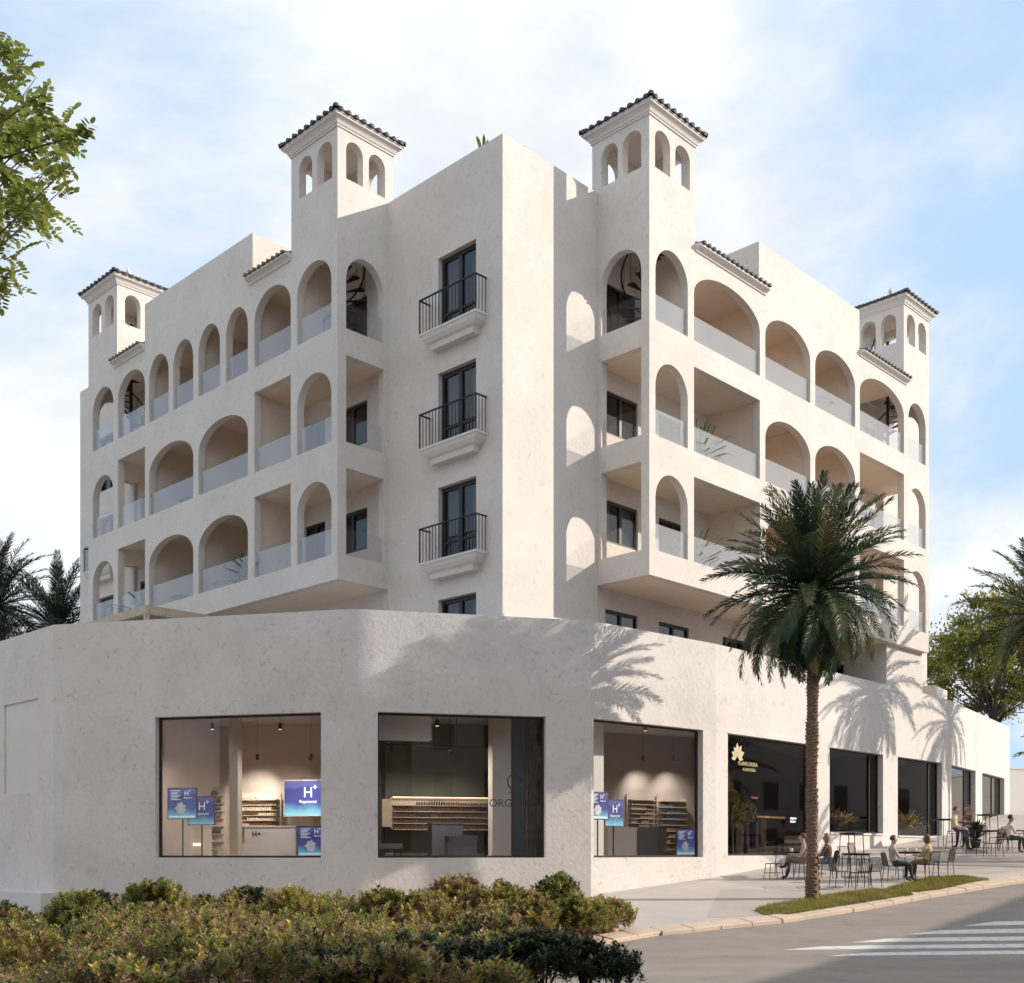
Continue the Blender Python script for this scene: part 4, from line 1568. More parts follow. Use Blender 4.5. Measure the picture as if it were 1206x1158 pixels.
# ---- timber pergola on the terrace
pg = thing('pergola', BM @ Matrix.Translation((-4.7, 10.1, 4.7)), 'pale timber pergola peeking over the left part of the podium parapet', 'pergola')
def _roof(mb):
    mb.box((-4.7, 10.1, 7.02), (-4.56, 17.0, 7.26), 0, BM)
    mb.box((-4.56, 10.1, 7.02), (-1.9, 10.24, 7.26), 0, BM)
part('beam', _roof, M_WOOD, pg)
for k in range(9):
    part('rafter', lambda mb: mb.box((-4.56, 10.85 + k * 0.72, 7.08), (-1.9, 10.93 + k * 0.72, 7.24), 0, BM), M_WOOD, pg)
part('canopy_board', lambda mb: mb.box((-4.6, 10.15, 7.265), (-1.9, 17.0, 7.285), 0, BM), M_WOOD, pg)
for (a, b) in ((-4.69, 10.11), (-4.69, 16.8), (-2.05, 10.11)):
    part('post', lambda mb: mb.box((a, b, 4.7), (a + 0.13, b + 0.13, 7.02), 0, BM), M_WOOD, pg)

# ---- wall closing the street at the far right, and the neighbour whose shadow crosses the road
bw = thing('boundary_wall', (24.6, 57.2, zg(57)), 'plain pale wall beyond the right end of the shops', 'wall')
part('wall', lambda mb: mb.prism([(24.4, 57.0), (48, 66), (47.9, 66.3), (24.3, 57.3)], 0.5, 4.1), M_TRIM, bw)
part('coping', lambda mb: mb.prism([(24.35, 56.95), (48, 65.95), (47.9, 66.35), (24.25, 57.35)], 4.1, 4.18), M_TRIM, bw)

M_SHUT = plain('brown_shutter', (0.30, 0.24, 0.19), 0.7, 0, 0.1, 2)
nb = thing('neighbour_building', (26.3, 17.4, -1.9), 'pale flat-roofed building across the road', 'building')
nd_, nn_ = Vector((0.5225, 0.8527, 0)), Vector((0.8527, -0.5225, 0))
P0 = Vector((25.5, 17.4, 0))
def _nb(t0, t1, h, dep=12.0, sh=0.0):
    p, q = P0 + nd_ * t0 + nn_ * sh, P0 + nd_ * t1 + nn_ * sh
    part('block', lambda mb: mb.prism([(p.x, p.y), ((p + nn_ * dep).x, (p + nn_ * dep).y), ((q + nn_ * dep).x, (q + nn_ * dep).y), (q.x, q.y)], -2.0, h), M_WALL, nb)
    Mf = Matrix(((nd_.x, -nn_.x, 0, p.x), (nd_.y, -nn_.y, 0, p.y), (0, 0, 1, 0), (0, 0, 0, 1)))
    part('parapet', lambda mb: mb.box((0.05, -0.06, h), (t1 - t0 - 0.05, -0.3, h + 0.001), 0, Mf), M_TRIM, nb)
    k = 1.5
    while k < t1 - t0 - 2:
        for z in frange(-0.3, h - 2.4, max(1, int((h - 2) / 3)))[:-1] if h > 4 else []:
            f_ = part('window', lambda mb: mb.box((k, 0.001, z), (k + 1.4, 0.03, z + 1.8), 0, Mf), M_SHUT, nb)
            part('pane', lambda mb: mb.box((k + 0.08, 0.031, z + 0.08), (k + 1.32, 0.036, z + 1.72), 0, Mf), M_PANE, f_)
        k += 3.4
_nb(-0.99, 52.0, 8.0)
_nb(-26.0, -1.0, 11.2, 12.1, 0.02)  # taller unseen block added so its shadow darkens the front hedge
# unseen houses added behind the viewer to cut sky fill; the shop glass mirrors them
for (x0, x1, y1, h, lab) in ((-46, -21, -13, 13.5, 'wide house added behind the viewer on the left to block sky light'), (-20, 6, -11, 17.0, 'tall house added straight behind the viewer to block sky light'), (7, 30, -14, 14.5, 'grey house added behind the viewer on the right to block sky light')):
    hs = thing('sky_blocker_house', (x0, y1, -1.9), lab, 'building', 'unseen houses added behind the viewer')
    mt = plain('blocker_render', (0.26, 0.255, 0.27), 0.9, 0, 0.06, 0.6)  # kept dark so these houses bounce little light back
    part('wall', lambda mb: mb.box((x0, y1 - 11, -2.0), (x1, y1, h)), mt, hs)
    part('cornice', lambda mb: mb.box((x0 - 0.2, y1 - 11.2, h), (x1 + 0.2, y1 + 0.25, h + 0.35)), M_TRIM, hs)
    k = x0 + 1.6
    while k < x1 - 2:
        for z in frange(0, h - 3, int(h / 3.2)):
            w_ = part('window', lambda mb: mb.box((k, y1 + 0.001, z), (k + 1.3, y1 + 0.05, z + 1.7)), M_SHUT, hs)
            part('pane', lambda mb: mb.box((k + 0.1, y1 + 0.051, z + 0.1), (k + 1.2, y1 + 0.056, z + 1.6)), M_PANE, w_)
        k += 3.3

# ------------------------------------------------------------------ vegetation
M_PALM = leaf_mat('palm_leaf', [(0.02, 0.045, 0.026), (0.042, 0.075, 0.038), (0.085, 0.115, 0.05), (0.17, 0.15, 0.065)], 0.25, 0.5, 0.9, True)
M_PALMD = leaf_mat('palm_leaf_backlit', [(0.022, 0.036, 0.028), (0.038, 0.056, 0.04), (0.06, 0.078, 0.046)], 0.2, 0.5, 0.5, True)  # darker leaf copy; backlit shade of the left palms is in its colour
M_FRUIT = plain('date_stalk', (0.42, 0.17, 0.04), 0.7, 0, 0.3, 20)


def bark_mat(name, c0, c1, sc):
    m, t, b, out = base_mat(name)
    g = nd(t, 'ShaderNodeNewGeometry')
    n = nd(t, 'ShaderNodeTexNoise', Scale=sc, Detail=6.0, Roughness=0.7)
    lk(t, g, 'Position', n, 'Vector')
    r = ramp(t, [(0.3, c0), (0.7, c1)])
    lk(t, n, 'Fac', r, 0)
    lk(t, r, 0, b, 'Base Color')
    b.inputs['Roughness'].default_value = 0.9
    bp = nd(t, 'ShaderNodeBump', Strength=0.5, Distance=0.02)
    lk(t, n, 'Fac', bp, 'Height')
    lk(t, bp, 0, b, 'Normal')
    return m


M_PBARK = bark_mat('palm_bark', (0.10, 0.06, 0.04), (0.33, 0.215, 0.145), 14)
M_BARK = bark_mat('tree_bark', (0.05, 0.035, 0.028), (0.15, 0.11, 0.085), 8)


def frond_mesh(L, bend, n, seed, mat, lw=0.5):
    rr = random.Random(seed)
    mb = MB()
    N = 16
    pts, tans = [], []
    p, ang = Vector((0, 0, 0)), 0.0
    sidew = rr.uniform(-0.12, 0.12)
    for i in range(N + 1):
        t = i / N
        ang = -bend * (t ** 1.5)
        yaw = sidew * t
        d = Vector((cos(ang) * cos(yaw), sin(yaw), sin(ang)))
        pts.append(p.copy())
        tans.append(d)
        p = p + d * (L / N)
    mb.tube(pts, [0.035 * (1 - 0.9 * i / N) + 0.004 for i in range(N + 1)], 5, 0)
    vs_, fs = [], []
    for k in range(n):
        t = 0.10 + 0.90 * (k + 0.5) / n
        fi = t * N
        i = min(N - 1, int(fi))
        q = pts[i].lerp(pts[i + 1], fi - i)
        tg = tans[i].lerp(tans[i + 1], fi - i).normalized()
        side0 = Vector((0, 1, 0)) - tg * tg.y
        side0.normalize()
        nrm = side0.cross(tg) * -1
        if nrm.z < 0 and abs(tg.z) < 0.9:
            nrm = -nrm
        ln = lw * (max(0.05, sin(pi * (0.14 + 0.80 * t))) ** 0.7)
        for sd in (-1, 1):
            fwd = 0.6 + 0.8 * t + rr.uniform(-0.2, 0.2)
            up = 0.40 * (1 - 0.5 * t) + rr.uniform(-0.42, 0.42)
            dr = (side0 * sd + tg * fwd + nrm * up).normalized()
            l_ = ln * rr.uniform(0.85, 1.1)
            w = rr.uniform(0.016, 0.027)
            wd = tg.cross(dr).cross(dr).normalized() * w
            mid = q + dr * l_ * 0.5
            tip = q + dr * l_ + Vector((0, 0, -0.16 * l_))
            b = len(vs_)
            vs_ += [q - wd * 0.5, q + wd * 0.5, mid - wd * 0.9, mid + wd * 0.9, tip]
            fs += [(b, b + 1, b + 3, b + 2), (b + 2, b + 3, b + 4)]
    mb.add(vs_, fs, 0)
    return withmats(mb.mesh('frond'), mat)


FRONDS = [frond_mesh(3.3, bd, 58, 10 + i, M_PALM, 0.52) for i, bd in enumerate((0.45, 0.75, 1.05, 1.35, 1.7))]
FRONDS_D = [frond_mesh(3.6, bd, 50, 30 + i, M_PALMD, 0.6) for i, bd in enumerate((0.6, 1.0, 1.5))]


def boss_mesh():
    mb = MB()
    mb.add([(-0.06, 0, -0.045), (0.06, 0, -0.045), (0.055, 0, 0.05), (-0.055, 0, 0.05), (-0.035, 0.045, 0.03), (0.035, 0.045, 0.03)],
           [(0, 1, 5, 4), (1, 2, 5), (4, 3, 0), (2, 3, 4, 5)])
    return mb


def palm(base, height, label, seed, r=0.145, fronds=None, nfr=72, scale=1.0, lean=(0, 0), group='palm trees', fruit=True, detail=True, lift=0.0):
    fronds = fronds or FRONDS
    t_ = thing('palm_tree', base, label, 'palm tree', group)
    rr = random.Random(seed)
    bx_, by_, bz = base
    top = Vector((bx_ + lean[0], by_ + lean[1], bz + height))
    mb = MB()
    N = 14
    ctr = []
    for i in range(N + 1):
        t = i / N
        wob = 0.05 * sin(t * 5 + seed)
        ctr.append(Vector((bx_ + lean[0] * t * t + wob * t, by_ + lean[1] * t * t, bz - 0.1 + (height + 0.1) * t)))
    rad = [r * (1.25 if i == 0 else 1.0 + 0.12 * sin(i * 2.1)) * (1 - 0.1 * i / N) for i in range(N + 1)]
    mb.tube(ctr, [x * 0.92 for x in rad], 12)
    if detail:
        rows = int(height / 0.085)
        for k in range(rows):
            t = (k + 0.5) / rows
            fi = t * N
            i = min(N - 1, int(fi))
            c = ctr[i].lerp(ctr[i + 1], fi - i)
            rd = rad[i] * 0.9
            for j in range(8):
                a = 2 * pi * (j + 0.5 * (k % 2)) / 10 + k * 0.02
                M = Matrix.Translation(c + Vector((cos(a), sin(a), 0)) * rd) @ Matrix.Rotation(a - pi / 2, 4, 'Z') @ Matrix.Scale(rr.uniform(0.8, 1.15), 4)
                mb.add([(-0.055, 0, -0.045), (0.055, 0, -0.045), (0.05, 0, 0.05), (-0.05, 0, 0.05), (-0.03, 0.045, 0.035), (0.03, 0.045, 0.035)],
                       [(0, 1, 5, 4), (1, 2, 5), (4, 3, 0), (2, 3, 4, 5)], 0, M)
    mb.build('trunk', M_PBARK, t_)
    for k in range(nfr):
        t = (k + 0.5) / nfr
        yaw = k * 2.39996 + rr.uniform(-0.2, 0.2)
        el = radians(86 - 158 * (t ** 1.15)) + rr.uniform(-0.1, 0.1)
        if el > radians(45):
            me = fronds[0] if rr.random() < 0.7 else fronds[1]
        elif el > radians(5):
            me = fronds[min(len(fronds) - 1, 1 + int(rr.random() * 2))]
        else:
            me = fronds[min(len(fronds) - 1, 2 + int(rr.random() * 3))]
        sc = scale * rr.uniform(0.8, 1.0) * (0.95 if el > 0.9 else 1.0) * (0.85 if el < -0.5 else 1)
        M = Matrix.Translation(top + Vector((cos(yaw), sin(yaw), 0)) * r * 0.8 + Vector((0, 0, -0.35 * t))) @ Matrix.Rotation(yaw, 4, 'Z') @ Matrix.Rotation(-el, 4, 'Y') @ Matrix.Rotation(rr.uniform(-0.4, 0.4), 4, 'X') @ Matrix.Scale(sc, 4)
        place('frond', me, t_, M)
    if fruit:
        mb = MB()
        for k in range(46):
            a = rr.uniform(0, 2 * pi)
            e = rr.uniform(-0.6, 0.9)
            d = Vector((cos(a) * cos(e), sin(a) * cos(e), sin(e)))
            p = top + Vector((0, 0, -0.25))
            L = rr.uniform(0.4, 0.75)
            mb.tube([p, p + d * L * 0.6, p + d * L + Vector((0, 0, -0.12))], [0.012, 0.01, 0.006], 4)
        mb.build('date_stalks', M_FRUIT, t_)
    return t_


palm((7.73, 29.75, zg(29.75)), 8.1, 'tall palm tree with bushy crown standing in the grass strip', 3, nfr=150, scale=0.89)
palm((19.1, 41.4, zg(41.4)), 8.5, 'palm tree cut off by the right edge of the picture', 7, detail=False)
palm((25.6, 46.6, zg(46.6)), 8.2, 'palm tree farther up the road past the right edge', 9, detail=False, nfr=50)
palm((19.6, 37.6, zg(37.6)), 3.6, 'short palm drooping in at the right edge', 15, detail=False, nfr=44, scale=0.95, fruit=False)
palm((-22.3, 50.0, -1.9), 12.7, 'dark palm at the left edge behind the podium', 21, fronds=FRONDS_D, detail=False, fruit=False, nfr=70)
palm((-20.2, 51.5, -1.9), 11.9, 'dark palm against the far left end of the building', 22, fronds=FRONDS_D, detail=False, fruit=False, nfr=66)


def leaf_quads(mb, c, d, up, l, w, mi=0):
    """one pointed leaf from c along d"""
    s_ = d.cross(up)
    if s_.length < 1e-4:
        s_ = d.orthogonal()
    s_.normalize()
    n = s_.cross(d)
    m = c + d * l * 0.5 + n * (0.06 * l)
    t = c + d * l
    b = len(mb.v)
    mb.v += [tuple(c), tuple(m - s_ * w), tuple(t), tuple(m + s_ * w)]
    mb.f += [(b, b + 1, b + 2, b + 3)]
    mb.m.append(mi)
    mb.sm.append(False)


def rdir(rr):
    z = rr.uniform(-1, 1)
    a = rr.uniform(0, 2 * pi)
    q = sqrt(1 - z * z)
    return Vector((q * cos(a), q * sin(a), z))


def leaf_round(mb, c, d, up, l, w, mi=0):
    """one oval leaflet from c along d"""
    s_ = d.cross(up)
    if s_.length < 1e-4:
        s_ = d.orthogonal()
    s_.normalize()
    b = len(mb.v)
    mb.v += [tuple(c), tuple(c + d * l * 0.28 - s_ * w), tuple(c + d * l * 0.72 - s_ * w), tuple(c + d * l), tuple(c + d * l * 0.72 + s_ * w), tuple(c + d * l * 0.28 + s_ * w)]
    mb.f.append((b, b + 1, b + 2, b + 3, b + 4, b + 5))
    mb.m.append(mi)
    mb.sm.append(False)


# ---- pines behind the right end
M_PINE = leaf_mat('pine_needles', [(0.07, 0.085, 0.02), (0.19, 0.20, 0.045), (0.34, 0.32, 0.075), (0.46, 0.41, 0.12)], 0.35, 0.6, 0.5)


def pine(base, h, spread, label, seed, clumps=54, lpc=470):
    t_ = thing('pine_tree', base, label, 'tree', 'pine trees beyond the shops')
    rr = random.Random(seed)
    B = Vector(base)
    mb = MB()
    fork = B + Vector((rr.uniform(-.5, .5), 0, h * 0.42))
    mb.tube([B + Vector((0, 0, -0.3)), B.lerp(fork, 0.5) + Vector((0.15, 0, 0)), fork], [0.3, 0.25, 0.2], 9)
    mb.build('trunk', M_BARK, t_)
    lm = MB()
    cm = MB()
    for k in range(clumps):
        a = k * 2.39996
        q = sqrt((k + 0.5) / clumps) * spread
        top = h * (0.98 - 0.28 * (q / spread) ** 2) - rr.random() ** 1.3 * h * 0.36 + rr.uniform(-.05, .05) * h
        c = B + Vector((cos(a) * q, sin(a) * q * 0.8, top))
        mid = fork.lerp(c, 0.55) + Vector((rr.uniform(-.3, .3), rr.uniform(-.3, .3), -0.35))
        lm.tube([fork.lerp(B, rr.uniform(0, .3)), mid, c], [0.06, 0.04, 0.012], 5)
        for _ in range(3):
            e = c + rdir(rr) * spread * 0.25
            lm.tube([mid.lerp(c, 0.6), e], [0.03, 0.008], 4)
        R = spread * rr.uniform(0.2, 0.34)
        for j in range(lpc):
            d = rdir(rr)
            rad = R * abs(rr.gauss(0, 0.62))
            p = c + Vector((d.x * rad, d.y * rad, d.z * rad * 0.6))
            if noise.noise(p * 1.3) < -0.22:
                continue
            dd = (d + rdir(rr) * 0.9 + Vector((0, 0, 0.35))).normalized()
            leaf_quads(cm, p, dd, rdir(rr), rr.uniform(0.18, 0.36), rr.uniform(0.04, 0.08))
    lm.build('limbs', M_BARK, t_)
    cm.build('crown', M_PINE, t_)


pine((30.0, 72.0, zg(72)), 13.0, 4.3, 'pine tree right behind the end of the building', 41)
pine((36.0, 77.0, zg(77)), 15.0, 5.2, 'taller pine with bare branches showing at the right edge', 42, 62)
pine((25.5, 80.0, zg(80)), 12.0, 4.6, 'lower pine peeking out beside the building wall', 43, 46)
pine((34.5, 66.0, zg(66)), 8.2, 3.6, 'low spreading pine above the far wall at the right edge', 44, 36)
pine((41.5, 71.0, zg(71)), 11.0, 4.5, 'pine tree farthest right behind the far wall', 45, 36)

# ---- the feathery tree reaching in at the top left
M_ACA = leaf_mat('feather_leaf', [(0.06, 0.095, 0.02), (0.19, 0.235, 0.05), (0.35, 0.39, 0.10), (0.47, 0.46, 0.16)], 0.45, 0.5, 3.5)
M_ACAB = plain('feather_tree_twig', (0.09, 0.06, 0.045), 0.9, 0, 0.2, 10)


def feather_tree():
    D0 = 9.0
    base = (-6.6, 9.4, zg(9.4))
    t_ = thing('feathery_tree', base, 'feathery yellow-green tree reaching in at the top left corner', 'tree')
    rr = random.Random(77)
    B = Vector(base)
    fork = Vector((-6.2, 9.3, 2.2))
    part('trunk', lambda mb: mb.tube([B + Vector((0, 0, -.2)), B + Vector((0.1, 0, 2)), fork], [0.16, 0.13, 0.10], 9), M_BARK, t_)
    lm, cm = MB(), MB()
    # where the sprays end, from the photograph's outline, each at its own depth; more of the crown lies outside the frame
    ends = []
    for (x, y) in ((20, 45), (45, 60), (18, 90), (52, 95), (65, 110), (30, 125), (85, 150), (60, 150), (108, 160), (20, 160), (45, 185), (78, 180), (95, 195), (35, 215), (10, 200), (62, 205), (85, 225), (12, 240), (38, 240), (2, 30), (0, 120), (5, 150), (4, 265), (12, 305), (24, 320), (2, 330), (8, 285), (70, 130), (50, 130)):
        ends.append(at(x * 0.97 - 9, y - 2, D0 + rr.uniform(-0.7, 0.9)))
    for k in range(70):
        a = rdir(rr)
        q = Vector((-6.1 + a.x * 1.9, 9.4 + a.y * 2.2, 5.6 + a.z * 1.9))
        if q.x / q.y * F_PX + CX < -6:
            ends.append(q)
    for e in ends:
        m = fork.lerp(e, rr.uniform(0.5, 0.75)) + Vector((0, 0, rr.uniform(0.2, 0.7))) + rdir(rr) * 0.35
        lm.tube([fork.lerp(Vector((-6.0, 9.3, 4.6)), rr.random()), m, e.lerp(m, 0.25), e], [0.014, 0.009, 0.005, 0.003], 5)
        for j in range(8):
            p = e.lerp(m, rr.random() * 0.3) + rdir(rr) * 0.09
            d = (rdir(rr) + Vector((0.35, 0, -0.25))).normalized()
            L = rr.uniform(0.15, 0.23)
            d2 = (d + Vector((0, 0, -0.35))).normalized()
            side = d.cross(Vector((0, 0, 1)))
            if side.length < 0.05:
                continue
            side.normalize()
            side = (side + rdir(rr) * 0.35).normalized()
            nl = 7
            for i in range(nl):
                t = (i + 0.6) / nl
                q = p + (d * (1 - t) + d2 * t) * L * t
                for sd in (-1, 1):
                    leaf_round(cm, q, (side * sd + d * 0.35).normalized(), Vector((0, 0, 1)) + rdir(rr) * 0.5, rr.uniform(0.05, 0.068), 0.0165)
            leaf_round(cm, p + d2 * L, d2, Vector((0, 0, 1)), 0.06, 0.018)
    lm.build('limbs', M_ACAB, t_)
    cm.build('crown', M_ACA, t_)


feather_tree()

# ---- hedge planting in front
HC = [leaf_mat('hedge_olive', [(0.16, 0.13, 0.034), (0.46, 0.375, 0.09), (0.74, 0.59, 0.21)], 0.35, 0.5, 4.0),
      leaf_mat('hedge_green', [(0.06, 0.09, 0.024), (0.22, 0.255, 0.06), (0.44, 0.43, 0.12)], 0.35, 0.5, 4.0),
      leaf_mat('hedge_russet', [(0.13, 0.075, 0.042), (0.38, 0.23, 0.13), (0.66, 0.47, 0.30)], 0.35, 0.5, 4.0),
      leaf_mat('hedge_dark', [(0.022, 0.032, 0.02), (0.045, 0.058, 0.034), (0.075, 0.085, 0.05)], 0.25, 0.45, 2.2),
      plain('hedge_twig', (0.10, 0.065, 0.045), 0.9)]


def shoot(mb, rr, p, h, mix, ls=1.0, up=0.8):
    d = (Vector((rr.uniform(-1, 1), rr.uniform(-1, 1), 0)) * 0.38 + Vector((0, 0, 1))).normalized()
    q = p + d * h
    mb.tube([p, q], [0.005, 0.002], 3, 4, cap=False)
    n = rr.randint(9, 14)
    base_mi = rr.choices((0, 1, 2, 3), mix)[0]
    for k in range(n):
        t = 0.25 + 0.75 * k / n
        a = k * 2.4 + rr.uniform(0, 1)
        o_ = Vector((cos(a), sin(a), up * (0.3 + t) + rr.uniform(-.2, .2))).normalized()
        mi = base_mi if rr.random() < 0.75 else rr.choices((0, 1, 2, 3), mix)[0]
        leaf_quads(mb, p.lerp(q, t), o_, Vector((0, 0, 1)) + rdir(rr) * 0.3, ls * rr.uniform(0.07, 0.125), ls * rr.uniform(0.017, 0.029), mi)


def shrub(x, y_top, d, r, mix, label, seed, dens=1.0, ls=1.0, open_=False, sq=1.0):
    """a rounded bush whose top the photograph shows at (x, y_top), standing d metres away"""
    p = at(x, y_top, d)
    g = zg(d) - 0.02
    h = p.z - g
    t_ = thing('shrub', (p.x, d, g), label, 'shrub', 'garden shrubs')
    rr = random.Random(seed)
    fm, sm = MB(), MB()
    n = int(420 * dens * (r / 0.6) ** 2 * max(0.6, h))
    for k in range(n):
        dv = rdir(rr)
        if dv.z < -0.75:
            dv.z = -dv.z
        f_ = rr.random() ** 0.35
        wob = 1 + 0.25 * noise.noise(Vector((dv.x * 2 + seed, dv.y * 2, dv.z * 2)))
        c = Vector((p.x + dv.x * r * f_ * wob, d + dv.y * r * f_ * wob * sq, g + h * 0.42 + dv.z * h * 0.46 * f_ * wob))
        if open_ and noise.noise(c * 2.2) > 0.12:
            continue
        shoot(fm, rr, c, rr.uniform(0.1, 0.2), mix, ls)
    for k in range(12):
        a = rr.uniform(0, 2 * pi)
        e = Vector((p.x + cos(a) * r * 0.6, d + sin(a) * r * 0.6 * sq, g + h * rr.uniform(0.5, 0.85)))
        sm.tube([(p.x + cos(a) * 0.06, d + sin(a) * 0.06, g - 0.03), e.lerp(Vector((p.x, d, g)), 0.5) + Vector((0, 0, 0.08)), e], [0.016, 0.011, 0.005], 5, 0)
    sm.build('stems', HC[4], t_)
    fm.build('foliage', HC, t_)


shrub(92, 1049, 23.0, 0.62, (3, 5, 0.5, 1), 'rounded green shrub nearest the low white plinth at left', 101)
shrub(122, 1052, 25.0, 0.42, (0, 1, 0, 8), 'small dark shrub behind the rounded green one', 102)
shrub(186, 1036, 23.6, 0.72, (3, 7, 0, 0.6), 'tall light green open shrub under the leftmost shop window', 103, 1.2, 1.05, True)
shrub(150, 1066, 22.3, 0.5, (1, 5, 0, 3), 'low green shrub left of the tall open one', 104)
shrub(240, 1056, 25.2, 0.42, (0, 1, 0, 8), 'dark shrub tip behind the hedge below the leftmost window', 105)
shrub(291, 1045, 25.4, 0.58, (0, 1, 0, 8), 'broad dark shrub against the podium wall', 106)
shrub(343, 1047, 22.8, 0.66, (7, 2, 2, 0.3), 'yellow-olive shrub right of the broad dark one', 107)
shrub(452, 1046, 22.6, 0.6, (3, 3, 3, 1), 'mixed olive and russet shrub below the second shop window', 108)
shrub(540, 1032, 23.6, 0.7, (3, 2, 5, 0.6), 'tallest russet-tipped shrub in the middle of the hedge', 109)
shrub(596, 1040, 23.0, 0.55, (4, 3, 2, 1), 'olive shrub right of the russet-tipped one', 110)
shrub(654, 1030, 23.9, 0.62, (1.5, 6, 0.5, 2.5), 'dense dark green rounded shrub near the right end of the hedge', 111, 1.3)
shrub(716, 1062, 24.8, 0.6, (5, 3.5, 1.5, 0.5), 'low yellow-green shrub at the very right end of the hedge', 112, 1.2)
shrub(400, 1060, 24.6, 0.55, (4, 2, 2, 1), 'olive shrub between the two shop windows', 113)
shrub(498, 1050, 22.4, 0.75, (4, 2, 4, 1), 'russet and olive shrub left of the tallest one', 118)
shrub(622, 1050, 22.6, 0.6, (4, 3, 2, 1), 'olive shrub left of the dense dark green one', 119)
shrub(690, 1060, 23.8, 0.6, (5, 4, 1.5, 0.5), 'yellow-green shrub between the dark green one and the hedge end', 120)
shrub(574, 1078, 19.5, 0.8, (2, 2, 3, 3), 'low dull shrub in front of the russet-tipped one', 121)
shrub(560, 1112, 16.1, 0.8, (0.3, 1, 0.8, 8), 'shrub with shade-darkened leaf colour at the bottom left of the foreground pair', 122)  # dark leaf mix here and on the next two stands in for shade
shrub(478, 1104, 16.4, 0.85, (0.3, 1, 0.8, 8), 'shrub with shade-darkened leaf colour at the bottom middle of the hedge', 123)
shrub(420, 1122, 15.4, 0.75, (0.4, 1, 1, 7), 'shrub with shade-dulled leaf colour at the bottom edge left of the dark ones', 124)
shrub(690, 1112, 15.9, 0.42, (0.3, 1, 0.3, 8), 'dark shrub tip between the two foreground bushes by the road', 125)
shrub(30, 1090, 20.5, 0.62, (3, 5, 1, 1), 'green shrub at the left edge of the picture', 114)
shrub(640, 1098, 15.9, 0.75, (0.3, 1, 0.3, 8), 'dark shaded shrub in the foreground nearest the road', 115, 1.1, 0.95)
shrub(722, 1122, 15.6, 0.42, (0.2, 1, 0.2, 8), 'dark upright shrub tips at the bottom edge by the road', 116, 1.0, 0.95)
shrub(10, 1068, 25.5, 0.4, (0.3, 2, 0, 6), 'small dark shrub at the foot of the white plinth', 117)


def hedge_mass():
    rr = random.Random(501)
    mb = MB()
    n = 0
    while n < 9600:
        y = 14.2 + 11.0 * rr.random()
        xr = kerb_x(y) - 0.25 if y < 23.4 else min(kerb_x(y) - 0.5, 2.1)
        xl = -0.47 * y - 0.8
        x = rr.uniform(xl, xr)
        if noise.noise(Vector((x * 0.5, y * 0.5, 3.3))) > 0.42:
            continue
        hh = 0.55 + 0.42 * noise.noise(Vector((x * 0.8, y * 0.8, 0))) + 0.24 * noise.noise(Vector((x * 1.9, y * 1.9, 5)))
        hh += 0.16 * max(0, min(1, (y - 17) / 5))
        hh *= min(1, 0.35 + (xr - x) / 0.8)
        if x < -0.372 * y and y > 18.2:
            hh *= 0.45
        if x / y * F_PX + CX < 75 and y < 17.6:
            hh *= 0.25
            if rr.random() < 0.75:
                continue
        k = noise.noise(Vector((x * 0.45 + 9, y * 0.45, 1)))
        k2 = noise.noise(Vector((x * 0.8 - 4, y * 0.8, 7)))
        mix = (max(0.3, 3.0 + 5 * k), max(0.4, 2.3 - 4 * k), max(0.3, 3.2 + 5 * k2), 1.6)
        z = zg(y) - 0.02
        p = Vector((x, y, z + max(0.02, hh * (0.08 + 0.92 * rr.random() ** 0.45) - 0.14)))
        shoot(mb, rr, p, rr.uniform(0.13, 0.24), mix)
        n += 1
    o_ = mb.build('hedge_planting', HC)
    tag(o_, 'low mixed olive, green and russet hedge planting in the foreground', 'hedge', kind='stuff')


hedge_mass()
rr = random.Random(8)
for (x, y, s_) in ((684, 1096, 0.16), (712, 1097, 0.1), (722, 1098, 0.12)):
    lo, hi = 5.0, 60.0
    for _ in range(40):
        m_ = (lo + hi) / 2
        if zg(m_) < -(y - YH) / F_PX * m_:
            lo = m_
        else:
            hi = m_
    mb = MB()
    mb.ball((0, 0, 0), s_, 9, 6)
    mb.v = [tuple(Vector(v) * (1 + 0.25 * noise.noise(Vector(v) * 9 + Vector((x, 0, 0))))) for v in mb.v]
    mb.v = [(v[0] + (x - CX) / F_PX * lo, v[1] + lo, v[2] * 0.75 + zg(lo) + s_ * 0.45) for v in mb.v]
    lab = {684: 'largest pale boulder under the right end of the hedge', 712: 'smallest stone beside the kerb at the hedge end', 722: 'rightmost stone by the kerb under the last shrub'}[x]
    tag(mb.build('boulder', M_KERB), lab, 'stone', 'stones by the kerb')


# ---- grass islands on the pavement
def gp(x, y, dz=0.0):
    lo, hi = 5.0, 90.0
    for _ in range(50):
        m_ = (lo + hi) / 2
        if zg(m_) + dz < -(y - YH) / F_PX * m_:
            lo = m_
        else:
            hi = m_
    return Vector(((x - CX) / F_PX * lo, lo, zg(lo) + dz))


M_GRASS = leaf_mat('lawn_blade', [(0.15, 0.15, 0.03), (0.28, 0.25, 0.055), (0.40, 0.33, 0.11)], 0.3, 0.6, 1.5)
M_GSOIL = stucco('lawn_soil', (0.14, 0.12, 0.05), 0.4, 0.2, 5.0)


